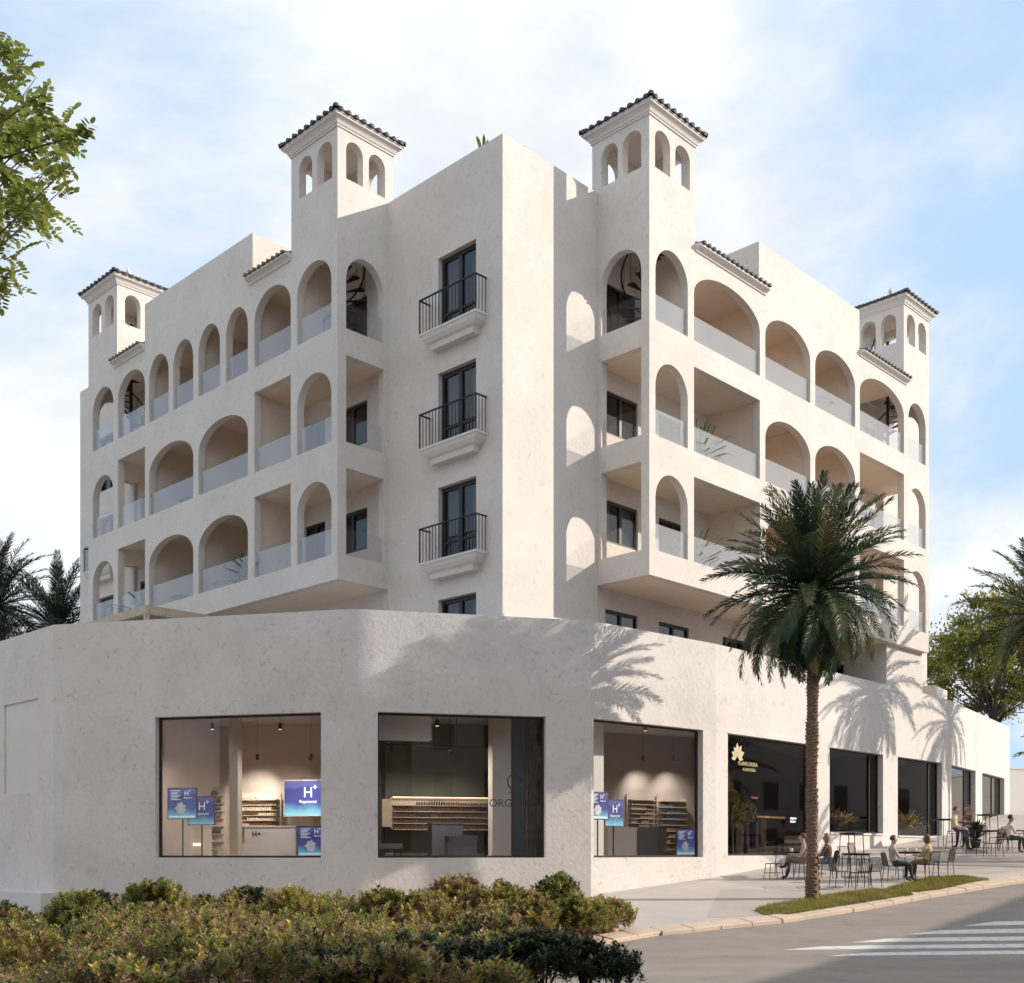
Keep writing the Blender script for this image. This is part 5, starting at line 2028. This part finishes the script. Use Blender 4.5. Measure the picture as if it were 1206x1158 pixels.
def lawn(pix, label, seed):
    poly = [gp(x, y) for x, y in pix]
    rr = random.Random(seed)
    mb = MB()
    c = sum(poly, Vector()) / len(poly)
    vs_ = [(p.x, p.y, zg(p.y) + 0.012) for p in poly]
    tr = tessellate_polygon([[Vector((p.x, p.y, 0)) for p in poly]])
    mb.add(vs_, [tuple(t) for t in tr], 1)
    xs, ys = [p.x for p in poly], [p.y for p in poly]

    def inside(x, y):
        r = False
        j = len(poly) - 1
        for i in range(len(poly)):
            if (poly[i].y > y) != (poly[j].y > y) and x < (poly[j].x - poly[i].x) * (y - poly[i].y) / (poly[j].y - poly[i].y) + poly[i].x:
                r = not r
            j = i
        return r
    n = 0
    while n < 9000:
        x, y = rr.uniform(min(xs), max(xs)), rr.uniform(min(ys), max(ys))
        if not inside(x, y):
            continue
        n += 1
        b = Vector((x, y, zg(y) + 0.008))
        d = (Vector((rr.uniform(-1, 1), rr.uniform(-1, 1), 0)) * 0.5 + Vector((0, 0, 1))).normalized()
        s_ = Vector((rr.uniform(-1, 1), rr.uniform(-1, 1), 0)).normalized() * 0.008
        h = rr.uniform(0.05, 0.12)
        k = len(mb.v)
        mb.v += [tuple(b - s_), tuple(b + s_), tuple(b + d * h)]
        mb.f.append((k, k + 1, k + 2))
        mb.m.append(0)
        mb.sm.append(False)
    o_ = mb.build('grass', [M_GRASS, M_GSOIL])
    tag(o_, label, 'grass', kind='stuff')


lawn([(888, 1073), (905, 1067), (940, 1061), (985, 1053), (1030, 1048), (1072, 1051), (1076, 1054), (1030, 1061), (975, 1070), (930, 1077), (900, 1078)], 'short grass strip around the palm trunk', 61)
lawn([(1042, 1048), (1065, 1042), (1095, 1034), (1135, 1033), (1166, 1037), (1140, 1041), (1105, 1048), (1082, 1051)], 'second short grass strip farther up the kerb', 62)

# ------------------------------------------------------------------ plants in pots, on the roof and behind glass
M_BLADE = leaf_mat('pot_plant_leaf', [(0.05, 0.08, 0.02), (0.12, 0.16, 0.035), (0.22, 0.25, 0.06)], 0.35, 0.5, 3.0)
M_POT = plain('clay_pot', (0.32, 0.26, 0.21), 0.85, 0, 0.1, 8)
M_POTD = plain('dark_pot', (0.06, 0.055, 0.055), 0.7)


def pot_plant(p, h, spread, label, seed, n=46, pot=0.22, w=0.022, group='potted plants', mat=None, potm=None, droop=0.7):
    t_ = thing('potted_plant', p, label, 'potted plant', group)
    p = Vector(p)
    rr = random.Random(seed)
    part('pot', lambda mb: mb.lathe([(pot * 0.62, 0), (pot * 0.95, pot * 1.5), (pot, pot * 1.5), (pot, pot * 1.65), (pot * 0.88, pot * 1.65), (pot * 0.85, pot * 1.5)], 14, 0, Matrix.Translation(p)), potm or M_POT, t_)
    mb = MB()
    b = p + Vector((0, 0, pot * 1.5))
    for k in range(n):
        a = k * 2.4 + rr.uniform(-.3, .3)
        e = rr.uniform(0.25, 1.35)
        L = h * rr.uniform(0.7, 1.1)
        d = Vector((cos(a) * cos(e) * spread, sin(a) * cos(e) * spread, sin(e))).normalized()
        s_ = d.cross(Vector((0, 0, 1))).normalized()
        m1 = b + d * L * 0.5
        m2 = b + d * L * 0.85 + Vector((0, 0, -0.10 * L * droop))
        tp = b + d * L * 1.05 + Vector((0, 0, -0.34 * L * droop))
        k0 = len(mb.v)
        mb.v += [tuple(b - s_ * w * .4), tuple(b + s_ * w * .4), tuple(m1 - s_ * w), tuple(m1 + s_ * w), tuple(m2 - s_ * w * .8), tuple(m2 + s_ * w * .8), tuple(tp)]
        mb.f += [(k0, k0 + 1, k0 + 3, k0 + 2), (k0 + 2, k0 + 3, k0 + 5, k0 + 4), (k0 + 4, k0 + 5, k0 + 6)]
        mb.m += [0, 0, 0]
        mb.sm += [False] * 3
    mb.build('foliage', mat or M_BLADE, t_)
    return t_


def BL(a, b, z):
    return tuple(BM @ Vector((a, b, z)))


pot_plant(BL(7.15, -1.1, 11.25), 1.5, 1.0, 'spiky green plant on the middle floor of the sunny wing', 201, 60, 0.24, 0.03)
pot_plant(BL(7.0, -1.1, 8.05), 1.5, 1.0, 'spiky green plant on the lowest floor of the sunny wing', 202, 60, 0.24, 0.03)
pot_plant(BL(13.15, -1.0, 14.42), 1.5, 1.0, 'small plant behind the third arch of the top right floor', 203, 30, 0.2, 0.02)
pot_plant(BL(-1.0, 9.9, 8.05), 1.5, 1.1, 'dark bushy plant in the lowest big arch of the shaded wing', 204, 70, 0.24, 0.03)
pot_plant(BL(-1.0, 16.9, 8.05), 1.45, 1.2, 'drooping dark plant in the lowest square opening at left', 205, 60, 0.22, 0.03)
pot_plant(BL(-1.0, 10.7, 8.05), 0.8, 1.1, 'lower leafy plant beside the dark bushy one', 206, 50, 0.22, 0.03)
# succulents peeping over the corner parapet
pot_plant(BL(0.42, 1.12, 18.55), 0.62, 0.8, 'green succulent peeping over the shaded roof edge', 207, 14, 0.12, 0.05, 'rooftop plants', droop=0.1)
pot_plant(BL(1.15, 0.42, 18.62), 0.42, 0.9, 'small thin plant peeping over the sunny roof edge', 208, 9, 0.1, 0.022, 'rooftop plants', droop=0.1)
# behind the shop glass
M_FLOW = leaf_mat('flower_head', [(0.16, 0.20, 0.05), (0.36, 0.36, 0.12), (0.55, 0.50, 0.24)], 0.3, 0.6, 9.0)


def flower_pot(x, y_top, x_c, d, fc, label, seed, r):
    s_, z = fc.st(x_c, y_top, d)
    p = fc.p + fc.u * s_ + fc.n * d
    t_ = thing('flower_arrangement', (p.x, p.y, -0.2), label, 'flowers', 'flower arrangements in the dark window')
    rr = random.Random(seed)
    part('stand', lambda mb: mb.tube([(p.x, p.y, -0.2), (p.x, p.y, z - r * 1.6)], [0.1, 0.06], 8), M_POTD, t_)
    mb = MB()
    c = Vector((p.x, p.y, z - r))
    for k in range(420):
        d_ = rdir(rr)
        leaf_quads(mb, c + d_ * r * (0.45 + 0.5 * rr.random()), (d_ + rdir(rr) * 0.7).normalized(), rdir(rr), 0.1, 0.03)
    mb.build('flower_heads', M_FLOW, t_)


flower_pot(858, 930, 861, 0.55, FD, 'pale bouquet at the far left of the dark fourth window', 301, 0.26)
flower_pot(868, 952, 866, 0.6, FD, 'lower left pale bouquet in the dark fourth window', 302, 0.33)
flower_pot(880, 945, 879, 0.75, FD, 'right pale bouquet in the dark fourth window', 303, 0.33)
for (fc, x, d, zb, lab, sd) in ((FD, 984, 0.5, 0.67, 'reddish plant in the left half of the fifth window', 311), (FD, 992, 0.55, 0.67, 'second plant in the fifth window', 312), (FD, 1066, 0.5, 0.62, 'bushy plant in the left corner of the sixth window', 313), (FD, 1074, 0.6, 0.62, 'lower plant right of the bushy one in the sixth window', 314)):
    s_, _ = fc.st(x, 970, d)
    p = fc.p + fc.u * s_ + fc.n * d
    pot_plant((p.x, p.y, zb - 0.05), 0.75 if sd != 313 else 1.0, 1.0, lab, sd, 70, 0.2, 0.035, 'plants behind the shop windows', HC[2] if sd in (311, 314) else HC[0], M_POTD)
part('plant_ledge', lambda mb: (mb.box((W5[0] + 0.05, 0.32, 0.4), (W5[1] - 0.05, 0.85, 0.62), 0, FD.M)), M_DARK, pod)
part('plant_ledge', lambda mb: (mb.box((W6[0] + 0.05, 0.32, 0.35), (W6[1] - 0.05, 0.85, 0.57), 0, FD.M)), M_DARK, pod)

# ------------------------------------------------------------------ café furniture
M_STEEL = plain('black_steel', (0.028, 0.026, 0.026), 0.5, 0.3)
M_GREY = plain('grey_steel', (0.10, 0.095, 0.09), 0.5, 0.3)


def chair_parts(mat, back='slat'):
    P = []
    mb = MB()
    for k in range(7):
        y = -0.2 + 0.4 * k / 6
        mb.box((-0.21, y - 0.02, 0.435), (0.21, y + 0.02, 0.45))
    mb.tube([(-0.21, -0.22, 0.44), (0.21, -0.22, 0.44), (0.21, 0.22, 0.44), (-0.21, 0.22, 0.44), (-0.21, -0.22, 0.44)], 0.012, 6)
    P.append(('seat', mb.mesh('seat')))
    for sx, sy in ((1, 1), (1, -1), (-1, 1), (-1, -1)):
        mb = MB()
        mb.tube([(sx * 0.2, sy * 0.21, 0.44), (sx * 0.235, sy * 0.235, 0.0)], [0.013, 0.011], 6)
        P.append(('leg', mb.mesh('leg')))
    mb = MB()
    mb.tube([(-0.21, -0.21, 0.44), (-0.25, -0.22, 0.62), (-0.29, -0.21, 0.80), (-0.30, 0, 0.82), (-0.29, 0.21, 0.80), (-0.25, 0.22, 0.62), (-0.21, 0.21, 0.44)], 0.013, 6)
    for k in range(1, 8):
        y = -0.21 + 0.42 * k / 8
        mb.tube([(-0.21, y, 0.45), (-0.25, y, 0.62), (-0.295, y, 0.81)], 0.008, 5)
    P.append(('backrest', mb.mesh('backrest')))
    for n, me in P:
        me.materials.append(mat)
    return P


def table_parts(h, w, mat):
    P = []
    mb = MB()
    mb.box((-w / 2, -w / 2, h - 0.025), (w / 2, w / 2, h))
    mb.box((-w / 2 + 0.04, -w / 2 + 0.04, h - 0.06), (w / 2 - 0.04, w / 2 - 0.04, h - 0.025))
    P.append(('table_top', mb.mesh('table_top')))
    for sx, sy in ((1, 1), (1, -1), (-1, 1), (-1, -1)):
        mb = MB()
        mb.tube([(sx * (w / 2 - 0.05), sy * (w / 2 - 0.05), h - 0.03), (sx * (w / 2 - 0.02), sy * (w / 2 - 0.02), 0)], [0.014, 0.012], 6)
        P.append(('leg', mb.mesh('leg')))
    for n, me in P:
        me.materials.append(mat)
    return P


def stool_parts(h, mat):
    P = []
    mb = MB()
    mb.tube([(-0.17, -0.17, h), (0.17, -0.17, h), (0.17, 0.17, h), (-0.17, 0.17, h), (-0.17, -0.17, h)], 0.012, 6)
    mb.box((-0.165, -0.165, h - 0.01), (0.165, 0.165, h + 0.012))
    P.append(('seat', mb.mesh('seat')))
    for sx, sy in ((1, 1), (1, -1), (-1, 1), (-1, -1)):
        mb = MB()
        mb.tube([(sx * 0.16, sy * 0.16, h), (sx * 0.215, sy * 0.215, 0)], [0.012, 0.011], 6)
        P.append(('leg', mb.mesh('leg')))
    mb = MB()
    zz_ = h * 0.42
    q = 0.192
    mb.tube([(-q, -q, zz_), (q, -q, zz_), (q, q, zz_), (-q, q, zz_), (-q, -q, zz_)], 0.008, 5)
    P.append(('footrest', mb.mesh('footrest')))
    for n, me in P:
        me.materials.append(mat)
    return P


CH, CHG = chair_parts(M_STEEL), chair_parts(M_GREY)
TB, TBH = table_parts(0.74, 0.66, M_STEEL), table_parts(1.02, 0.6, M_STEEL)
STL, STH = stool_parts(0.46, M_STEEL), stool_parts(0.66, M_STEEL)


def furnish(name, parts_, pos, rz, label, cat, group):
    M = TR(pos.x, pos.y, pos.z, rz)
    t_ = thing(name, M, label, cat, group)
    for n, me in parts_:
        place(n, me, t_, M)
    return t_


GC, GT, GS = 'black café chairs on the terrace', 'café tables on the terrace', 'café stools'
furnish('stool', STL, gp(911, 1036), 0.2, 'empty low black stool farthest left on the terrace', 'stool', GS)
furnish('cafe_table', TB, gp(930, 1033), 0.3, 'black table between the empty stool and the palm trunk', 'table', GT)
furnish('stool', STL, gp(946, 1035), 0.1, 'stool under the person in the beige jacket', 'stool', GS)
furnish('cafe_chair', CH, gp(974, 1035), 2.6, 'chair under the person right of the palm trunk', 'chair', GC)
furnish('cafe_chair', CH, gp(990, 1045), 0.1, 'empty chair nearest the palm trunk on its right', 'chair', GC)
furnish('cafe_table', TB, gp(1008, 1035), 0.1, 'table in front of the chair with the slatted back', 'table', GT)
furnish('cafe_chair', CH, gp(1024, 1045), 2.0, 'slatted chair seen from behind beside the first grass strip', 'chair', GC)
furnish('cafe_chair', CH, gp(1013, 1047), 1.7, 'dark chair left of the slatted chair by the first grass strip', 'chair', GC)
furnish('cafe_chair', CH, gp(1000, 1029), -1.2, 'chair behind the low table right of the palm trunk', 'chair', GC)
furnish('cafe_table', TBH, gp(1003, 1019), 0.75, 'high table close to the wall under the fifth window', 'table', GT)
furnish('cafe_chair', CHG, gp(1012, 1024), -0.8, 'chair pushed to the high table under the fifth window', 'chair', GC)
furnish('cafe_chair', CHG, gp(1052, 1038), 0.0, 'grey chair under the person in the grey shirt', 'chair', GC)
furnish('cafe_table', TB, gp(1072, 1033), 0.1, 'table between the two seated people near the second grass strip', 'table', GT)
furnish('cafe_chair', CH, gp(1092, 1036), 2.2, 'dark chair holding the person with brown hair seen from behind', 'chair', GC)
furnish('cafe_chair', CHG, gp(1111, 1033), pi, 'empty grey chair right of the seated pair', 'chair', GC)
furnish('stool', STH, gp(1124, 1001), 0.2, 'high stool under the person in the cream shirt', 'stool', GS)
furnish('stool', STH, gp(1141, 998), 0.2, 'high stool under the woman in brown', 'stool', GS)
furnish('cafe_table', TBH, gp(1108, 998), 0.2, 'high table left of the person in the cream shirt', 'table', GT)
furnish('cafe_table', TB, gp(1160, 1003), 0.3, 'table in the right-hand group nearest the woman in brown', 'table', GT)
furnish('cafe_chair', CH, gp(1150, 1007), 0.4, 'chair left of the first table in the right-hand group', 'chair', GC)
furnish('cafe_chair', CH, gp(1170, 1009), 2.2, 'front chair in the middle of the right-hand group', 'chair', GC)
furnish('cafe_chair', CH, gp(1176, 1001), 3.4, 'rear chair in the middle of the right-hand group', 'chair', GC)
furnish('cafe_chair', CH, gp(1189, 1004), 0.1, 'chair under the dark-haired person at the right edge', 'chair', GC)
furnish('cafe_table', TB, gp(1203, 1003), 0.2, 'table cut off by the right edge of the picture', 'table', GT)
furnish('cafe_table', TBH, gp(1163, 991), 0.6, 'high table behind the right-hand group', 'table', GT)

# a few seats and tables behind the loggia glass
GL = 'furniture in the loggias'


def bl(a, b, z):
    return Vector(BL(a, b, z))


for (nm, pr_, a, b, z, rz, lab, cat) in (
        ('loggia_chair', CHG, 7.9, -0.9, 14.42, 0.3, 'chair behind the glass of the wide top arch on the sunny side', 'chair'),
        ('loggia_table', TB, 8.6, -0.8, 14.42, 0.7, 'table beside the chair in the wide top arch', 'table'),
        ('loggia_chair', CHG, 11.2, -0.9, 11.25, 1.2, 'chair in the middle-floor arch left of the palm crown', 'chair'),
        ('loggia_chair', CHG, -0.9, 13.2, 11.25, 0.2, 'chair in the farther big arch of the shaded middle floor', 'chair'),
        ('loggia_table', TB, -0.9, 14.0, 11.25, 0.7, 'table in the farther big arch of the shaded middle floor', 'table'),
        ('loggia_chair', CHG, -0.9, 7.6, 14.42, 2.2, 'chair behind the second top arch of the shaded wing', 'chair'),
        ('loggia_chair', CHG, -0.9, 11.3, 14.42, 1.0, 'chair behind the fourth top arch of the shaded wing', 'chair'),
        ('loggia_table', TB, -0.9, 14.6, 8.05, 0.7, 'table in the farther big arch of the lowest shaded floor', 'table')):
    furnish(nm, pr_, bl(a, b, z), rz, lab, cat, GL)

# ------------------------------------------------------------------ people
M_SKIN = [plain('skin_light', (0.52, 0.34, 0.25), 0.55), plain('skin_tan', (0.40, 0.245, 0.165), 0.55)]


def person(pos, rz, label, top_c, leg_c, hair_c, seat_h=0.46, skin=0, crossed=False, lean=0.0, seed=1, long_hair=False, arm='table'):
    M = TR(pos.x, pos.y, pos.z, rz)
    t_ = thing('person', M, label, 'person')
    V, E, R, Z = [], [], [], []

    def v(p, r, zone):
        V.append(Vector(p))
        R.append(r)
        Z.append(zone)
        return len(V) - 1

    def chain(i0, pts):
        for p, r, zn in pts:
            k = v(p, r, zn)
            E.append((i0, k))
            i0 = k
        return i0
    s = seat_h
    lx = lean
    pel = v((0, 0, s + 0.08), 0.125, 'leg')
    ch1 = chain(pel, [((-0.02 + lx * 0.3, 0, s + 0.22), 0.115, 'top'), ((-0.03 + lx * 0.6, 0, s + 0.38), 0.13, 'top'), ((-0.02 + lx, 0, s + 0.50), 0.10, 'top')])
    head = chain(ch1, [((0.0 + lx * 1.1, 0, s + 0.60), 0.05, 'skin'), ((0.03 + lx * 1.15, 0, s + 0.68), 0.072, 'skin'), ((0.035 + lx * 1.2, 0, s + 0.76), 0.086, 'skin'), ((0.025 + lx * 1.2, 0, s + 0.82), 0.07, 'skin')])
    hx, hz = 0.035 + lx * 1.2, s + 0.74
    chain(head - 1, [((hx + 0.105, 0, s + 0.735), 0.016, 'skin')])
    for sd in (-1, 1):
        sh = (-0.02 + lx, sd * 0.165, s + 0.475)
        if arm == 'table':
            el, wr, hd = (0.1 + lx, sd * 0.21, s + 0.24), (0.30 + lx, sd * 0.13, s + 0.27), (0.37 + lx, sd * 0.10, s + 0.28)
        else:
            el, wr, hd = (0.02 + lx, sd * 0.22, s + 0.22), (0.22 + lx, sd * 0.16, s + 0.14), (0.30 + lx, sd * 0.13, s + 0.13)
        k = chain(ch1, [(sh, 0.062, 'top'), (el, 0.044, 'top'), (wr, 0.031, 'top'), (hd, 0.03, 'skin')])
        f = (Vector(hd) - Vector(wr)).normalized()
        for j in range(4):
            q = Vector(hd) + Vector((0, (j - 1.5) * 0.017, 0)) + f * 0.035
            L = (0.05, 0.06, 0.055, 0.042)[j]
            chain(k, [(q, 0.0085, 'skin'), (q + f * L * 0.6 + Vector((0, 0, -0.012)), 0.0075, 'skin'), (q + f * L + Vector((0, 0, -0.03)), 0.006, 'skin')])
        th = Vector(hd) + Vector((0.005, -sd * 0.03, 0.0))
        chain(k, [(th, 0.010, 'skin'), (th + f * 0.03 + Vector((0, -sd * 0.012, -0.01)), 0.008, 'skin')])
        # leg
        if crossed and sd == 1:
            kn, an, to = (0.42, 0.04, s + 0.20), (0.56, -0.06, s - 0.10), (0.70, -0.08, s - 0.10)
        else:
            kn, an, to = (0.42, sd * 0.11, s + 0.06), (0.44 - 0.05 * sd, sd * 0.11, 0.09), (0.60 - 0.05 * sd, sd * 0.13, 0.045)
        chain(pel, [((0.06, sd * 0.09, s + 0.075), 0.098, 'leg'), ((0.25, sd * 0.10, s + 0.075 + (0.07 if crossed and sd == 1 else 0)), 0.084, 'leg'), (kn, 0.062, 'leg'), ((Vector(kn) + Vector(an)) / 2 + Vector((-0.02, 0, 0)), 0.055, 'leg'), (an, 0.040, 'shoe'), (to, 0.034, 'shoe')])
    me = bpy.data.meshes.new('body')
    me.from_pydata([tuple(p) for p in V], E, [])
    ob = bpy.data.objects.new('body_tmp', me)
    COL.objects.link(ob)
    md = ob.modifiers.new('skin', 'SKIN')
    md.use_smooth_shade = True
    for i, sv_ in enumerate(me.skin_vertices[0].data):
        sv_.radius = (R[i], R[i])
        sv_.use_root = (i == 0)
    sb = ob.modifiers.new('sub', 'SUBSURF')
    sb.levels = sb.render_levels = 2
    dg = bpy.context.evaluated_depsgraph_get()
    m2 = bpy.data.meshes.new_from_object(ob.evaluated_get(dg))
    bpy.data.objects.remove(ob)
    m2.name = 'body'
    zones = ['top', 'leg', 'skin', 'shoe']
    mats = [plain('clothing_top', top_c, 0.9, 0, 0.12, 9), plain('clothing_trousers', leg_c, 0.9, 0, 0.12, 9), M_SKIN[skin], plain('shoe_leather', (0.04, 0.03, 0.028), 0.6)]
    m2.materials.clear()
    for m_ in mats:
        m2.materials.append(m_)
    segs = [(V[a], V[b], Z[b]) for a, b in E]
    for f in m2.polygons:
        c = f.center
        best, bz = 1e9, 'top'
        for a, b, zn in segs:
            ab = b - a
            t = max(0, min(1, (c - a).dot(ab) / max(1e-9, ab.dot(ab))))
            dd = (c - a - ab * t).length
            if dd < best:
                best, bz = dd, zn
        f.material_index = zones.index(bz)
        f.use_smooth = True
    place('body', m2, t_, M)
    # hair: a cap with uneven edge
    mb = MB()
    rr = random.Random(seed)
    mb.ball((0, 0, 0), 0.105, 14, 10)
    vs_ = []
    for q in mb.v:
        q = Vector(q)
        q = q * (1 + 0.10 * noise.noise(q * 30 + Vector((seed, 0, 0))))
        if q.x > 0.045 and q.z < 0.045:
            q = Vector((0.03, q.y * 0.9, max(q.z, 0.02)))
        if q.z < (-0.05 if not long_hair else -0.2):
            q.z = -0.05
        if long_hair and q.x < 0.0 and q.z < 0:
            q.z *= 2.6
        vs_.append((q.x + hx - 0.018, q.y * 0.88, q.z + s + 0.785))
    mb.v = vs_
    hm = mb.mesh('hair')
    hm.materials.append(plain('hair_colour', hair_c, 0.6, 0, 0.3, 40))
    place('hair', hm, t_, M)
    mb = MB()
    for sd in (-1, 1):
        mb.ball((hx + 0.082, sd * 0.032, s + 0.765), 0.010, 8, 5, 0)
        mb.ball((hx + 0.0, sd * 0.088, s + 0.745), 0.024, 8, 5, 1, None, (0.8, 0.4, 1.2))
    mb.tube([(hx + 0.083, -0.022, s + 0.695), (hx + 0.088, 0, s + 0.692), (hx + 0.083, 0.022, s + 0.695)], 0.006, 5, 2)
    fm = mb.mesh('face')
    for m_ in (MATS['shoe_leather'], M_SKIN[skin], plain('lips', (0.35, 0.15, 0.12), 0.5)):
        fm.materials.append(m_)
    place('face', fm, t_, M)
    return t_


person(gp(947, 1036), pi - 0.25, 'person in a beige jacket seated left of the palm trunk, legs crossed', (0.42, 0.33, 0.25), (0.20, 0.15, 0.12), (0.07, 0.03, 0.02), 0.46, 0, True, 0.02, 11)
person(gp(974, 1036), 2.5, 'person in a brown jacket and jeans seated right of the palm trunk', (0.16, 0.095, 0.06), (0.14, 0.16, 0.22), (0.26, 0.17, 0.07), 0.45, 1, False, 0.0, 12, True)
person(gp(1053, 1039), 0.0, 'person in a grey shirt and dark trousers seated facing right', (0.40, 0.37, 0.36), (0.04, 0.045, 0.05), (0.10, 0.05, 0.03), 0.45, 0, False, -0.03, 13)
person(gp(1092, 1037), 2.35, 'person with brown hair and yellow-beige top seated with back turned', (0.46, 0.36, 0.19), (0.22, 0.13, 0.08), (0.13, 0.06, 0.035), 0.45, 1, False, 0.0, 14, True)
person(gp(1124, 1002), -0.5, 'person in a cream shirt and jeans on a high stool by the wall', (0.66, 0.55, 0.36), (0.07, 0.085, 0.13), (0.12, 0.055, 0.03), 0.67, 0, False, 0.03, 15, arm='lap')
person(gp(1141, 999), pi + 0.5, 'woman in brown opposite the person in the cream shirt', (0.24, 0.14, 0.08), (0.09, 0.10, 0.15), (0.30, 0.17, 0.07), 0.67, 0, False, 0.03, 16, True)
person(gp(1189, 1005), 0.0, 'dark-haired person in a white shirt at the right edge', (0.68, 0.64, 0.58), (0.06, 0.06, 0.07), (0.035, 0.022, 0.018), 0.45, 1, False, 0.02, 17)
p_ = gp(1149, 999)
pot_plant((p_.x, p_.y, p_.z), 0.8, 0.8, 'tall leafy potted bush behind the woman in brown', 330, 120, 0.2, 0.035, 'potted plants', HC[3], M_POTD, 0.4)

# ---- a few cups on the tables
M_CUP = plain('white_china', (0.8, 0.78, 0.75), 0.3)
for (x, y, h, dx_, lab) in ((1072, 1033, 0.74, -0.12, 'white cup in front of the person in the grey shirt'), (1072, 1033, 0.74, 0.15, 'white cup in front of the person with back turned'), (1160, 1003, 0.74, 0.1, 'white cup on the first table of the right-hand group'), (930, 1033, 0.74, 0.05, 'white cup on the table left of the palm trunk')):
    g_ = gp(x, y)
    cup = thing('cup', (g_.x + dx_, g_.y, g_.z + h), lab, 'cup', 'cups on the café tables')
    part('bowl', lambda mb: mb.lathe([(0.028, 0), (0.042, 0.04), (0.046, 0.085), (0.04, 0.085), (0.036, 0.02)], 12, 0, Matrix.Translation((g_.x + dx_, g_.y, g_.z + h + 0.012))), M_CUP, cup)
    part('saucer', lambda mb: mb.lathe([(0.04, 0), (0.08, 0.01), (0.08, 0.014), (0.03, 0.008)], 14, 0, Matrix.Translation((g_.x + dx_, g_.y, g_.z + h))), M_CUP, cup)
    part('handle', lambda mb: mb.tube([(g_.x + dx_ + 0.042, g_.y, g_.z + h + 0.08), (g_.x + dx_ + 0.07, g_.y, g_.z + h + 0.06), (g_.x + dx_ + 0.04, g_.y, g_.z + h + 0.035)], 0.006, 5), M_CUP, cup)
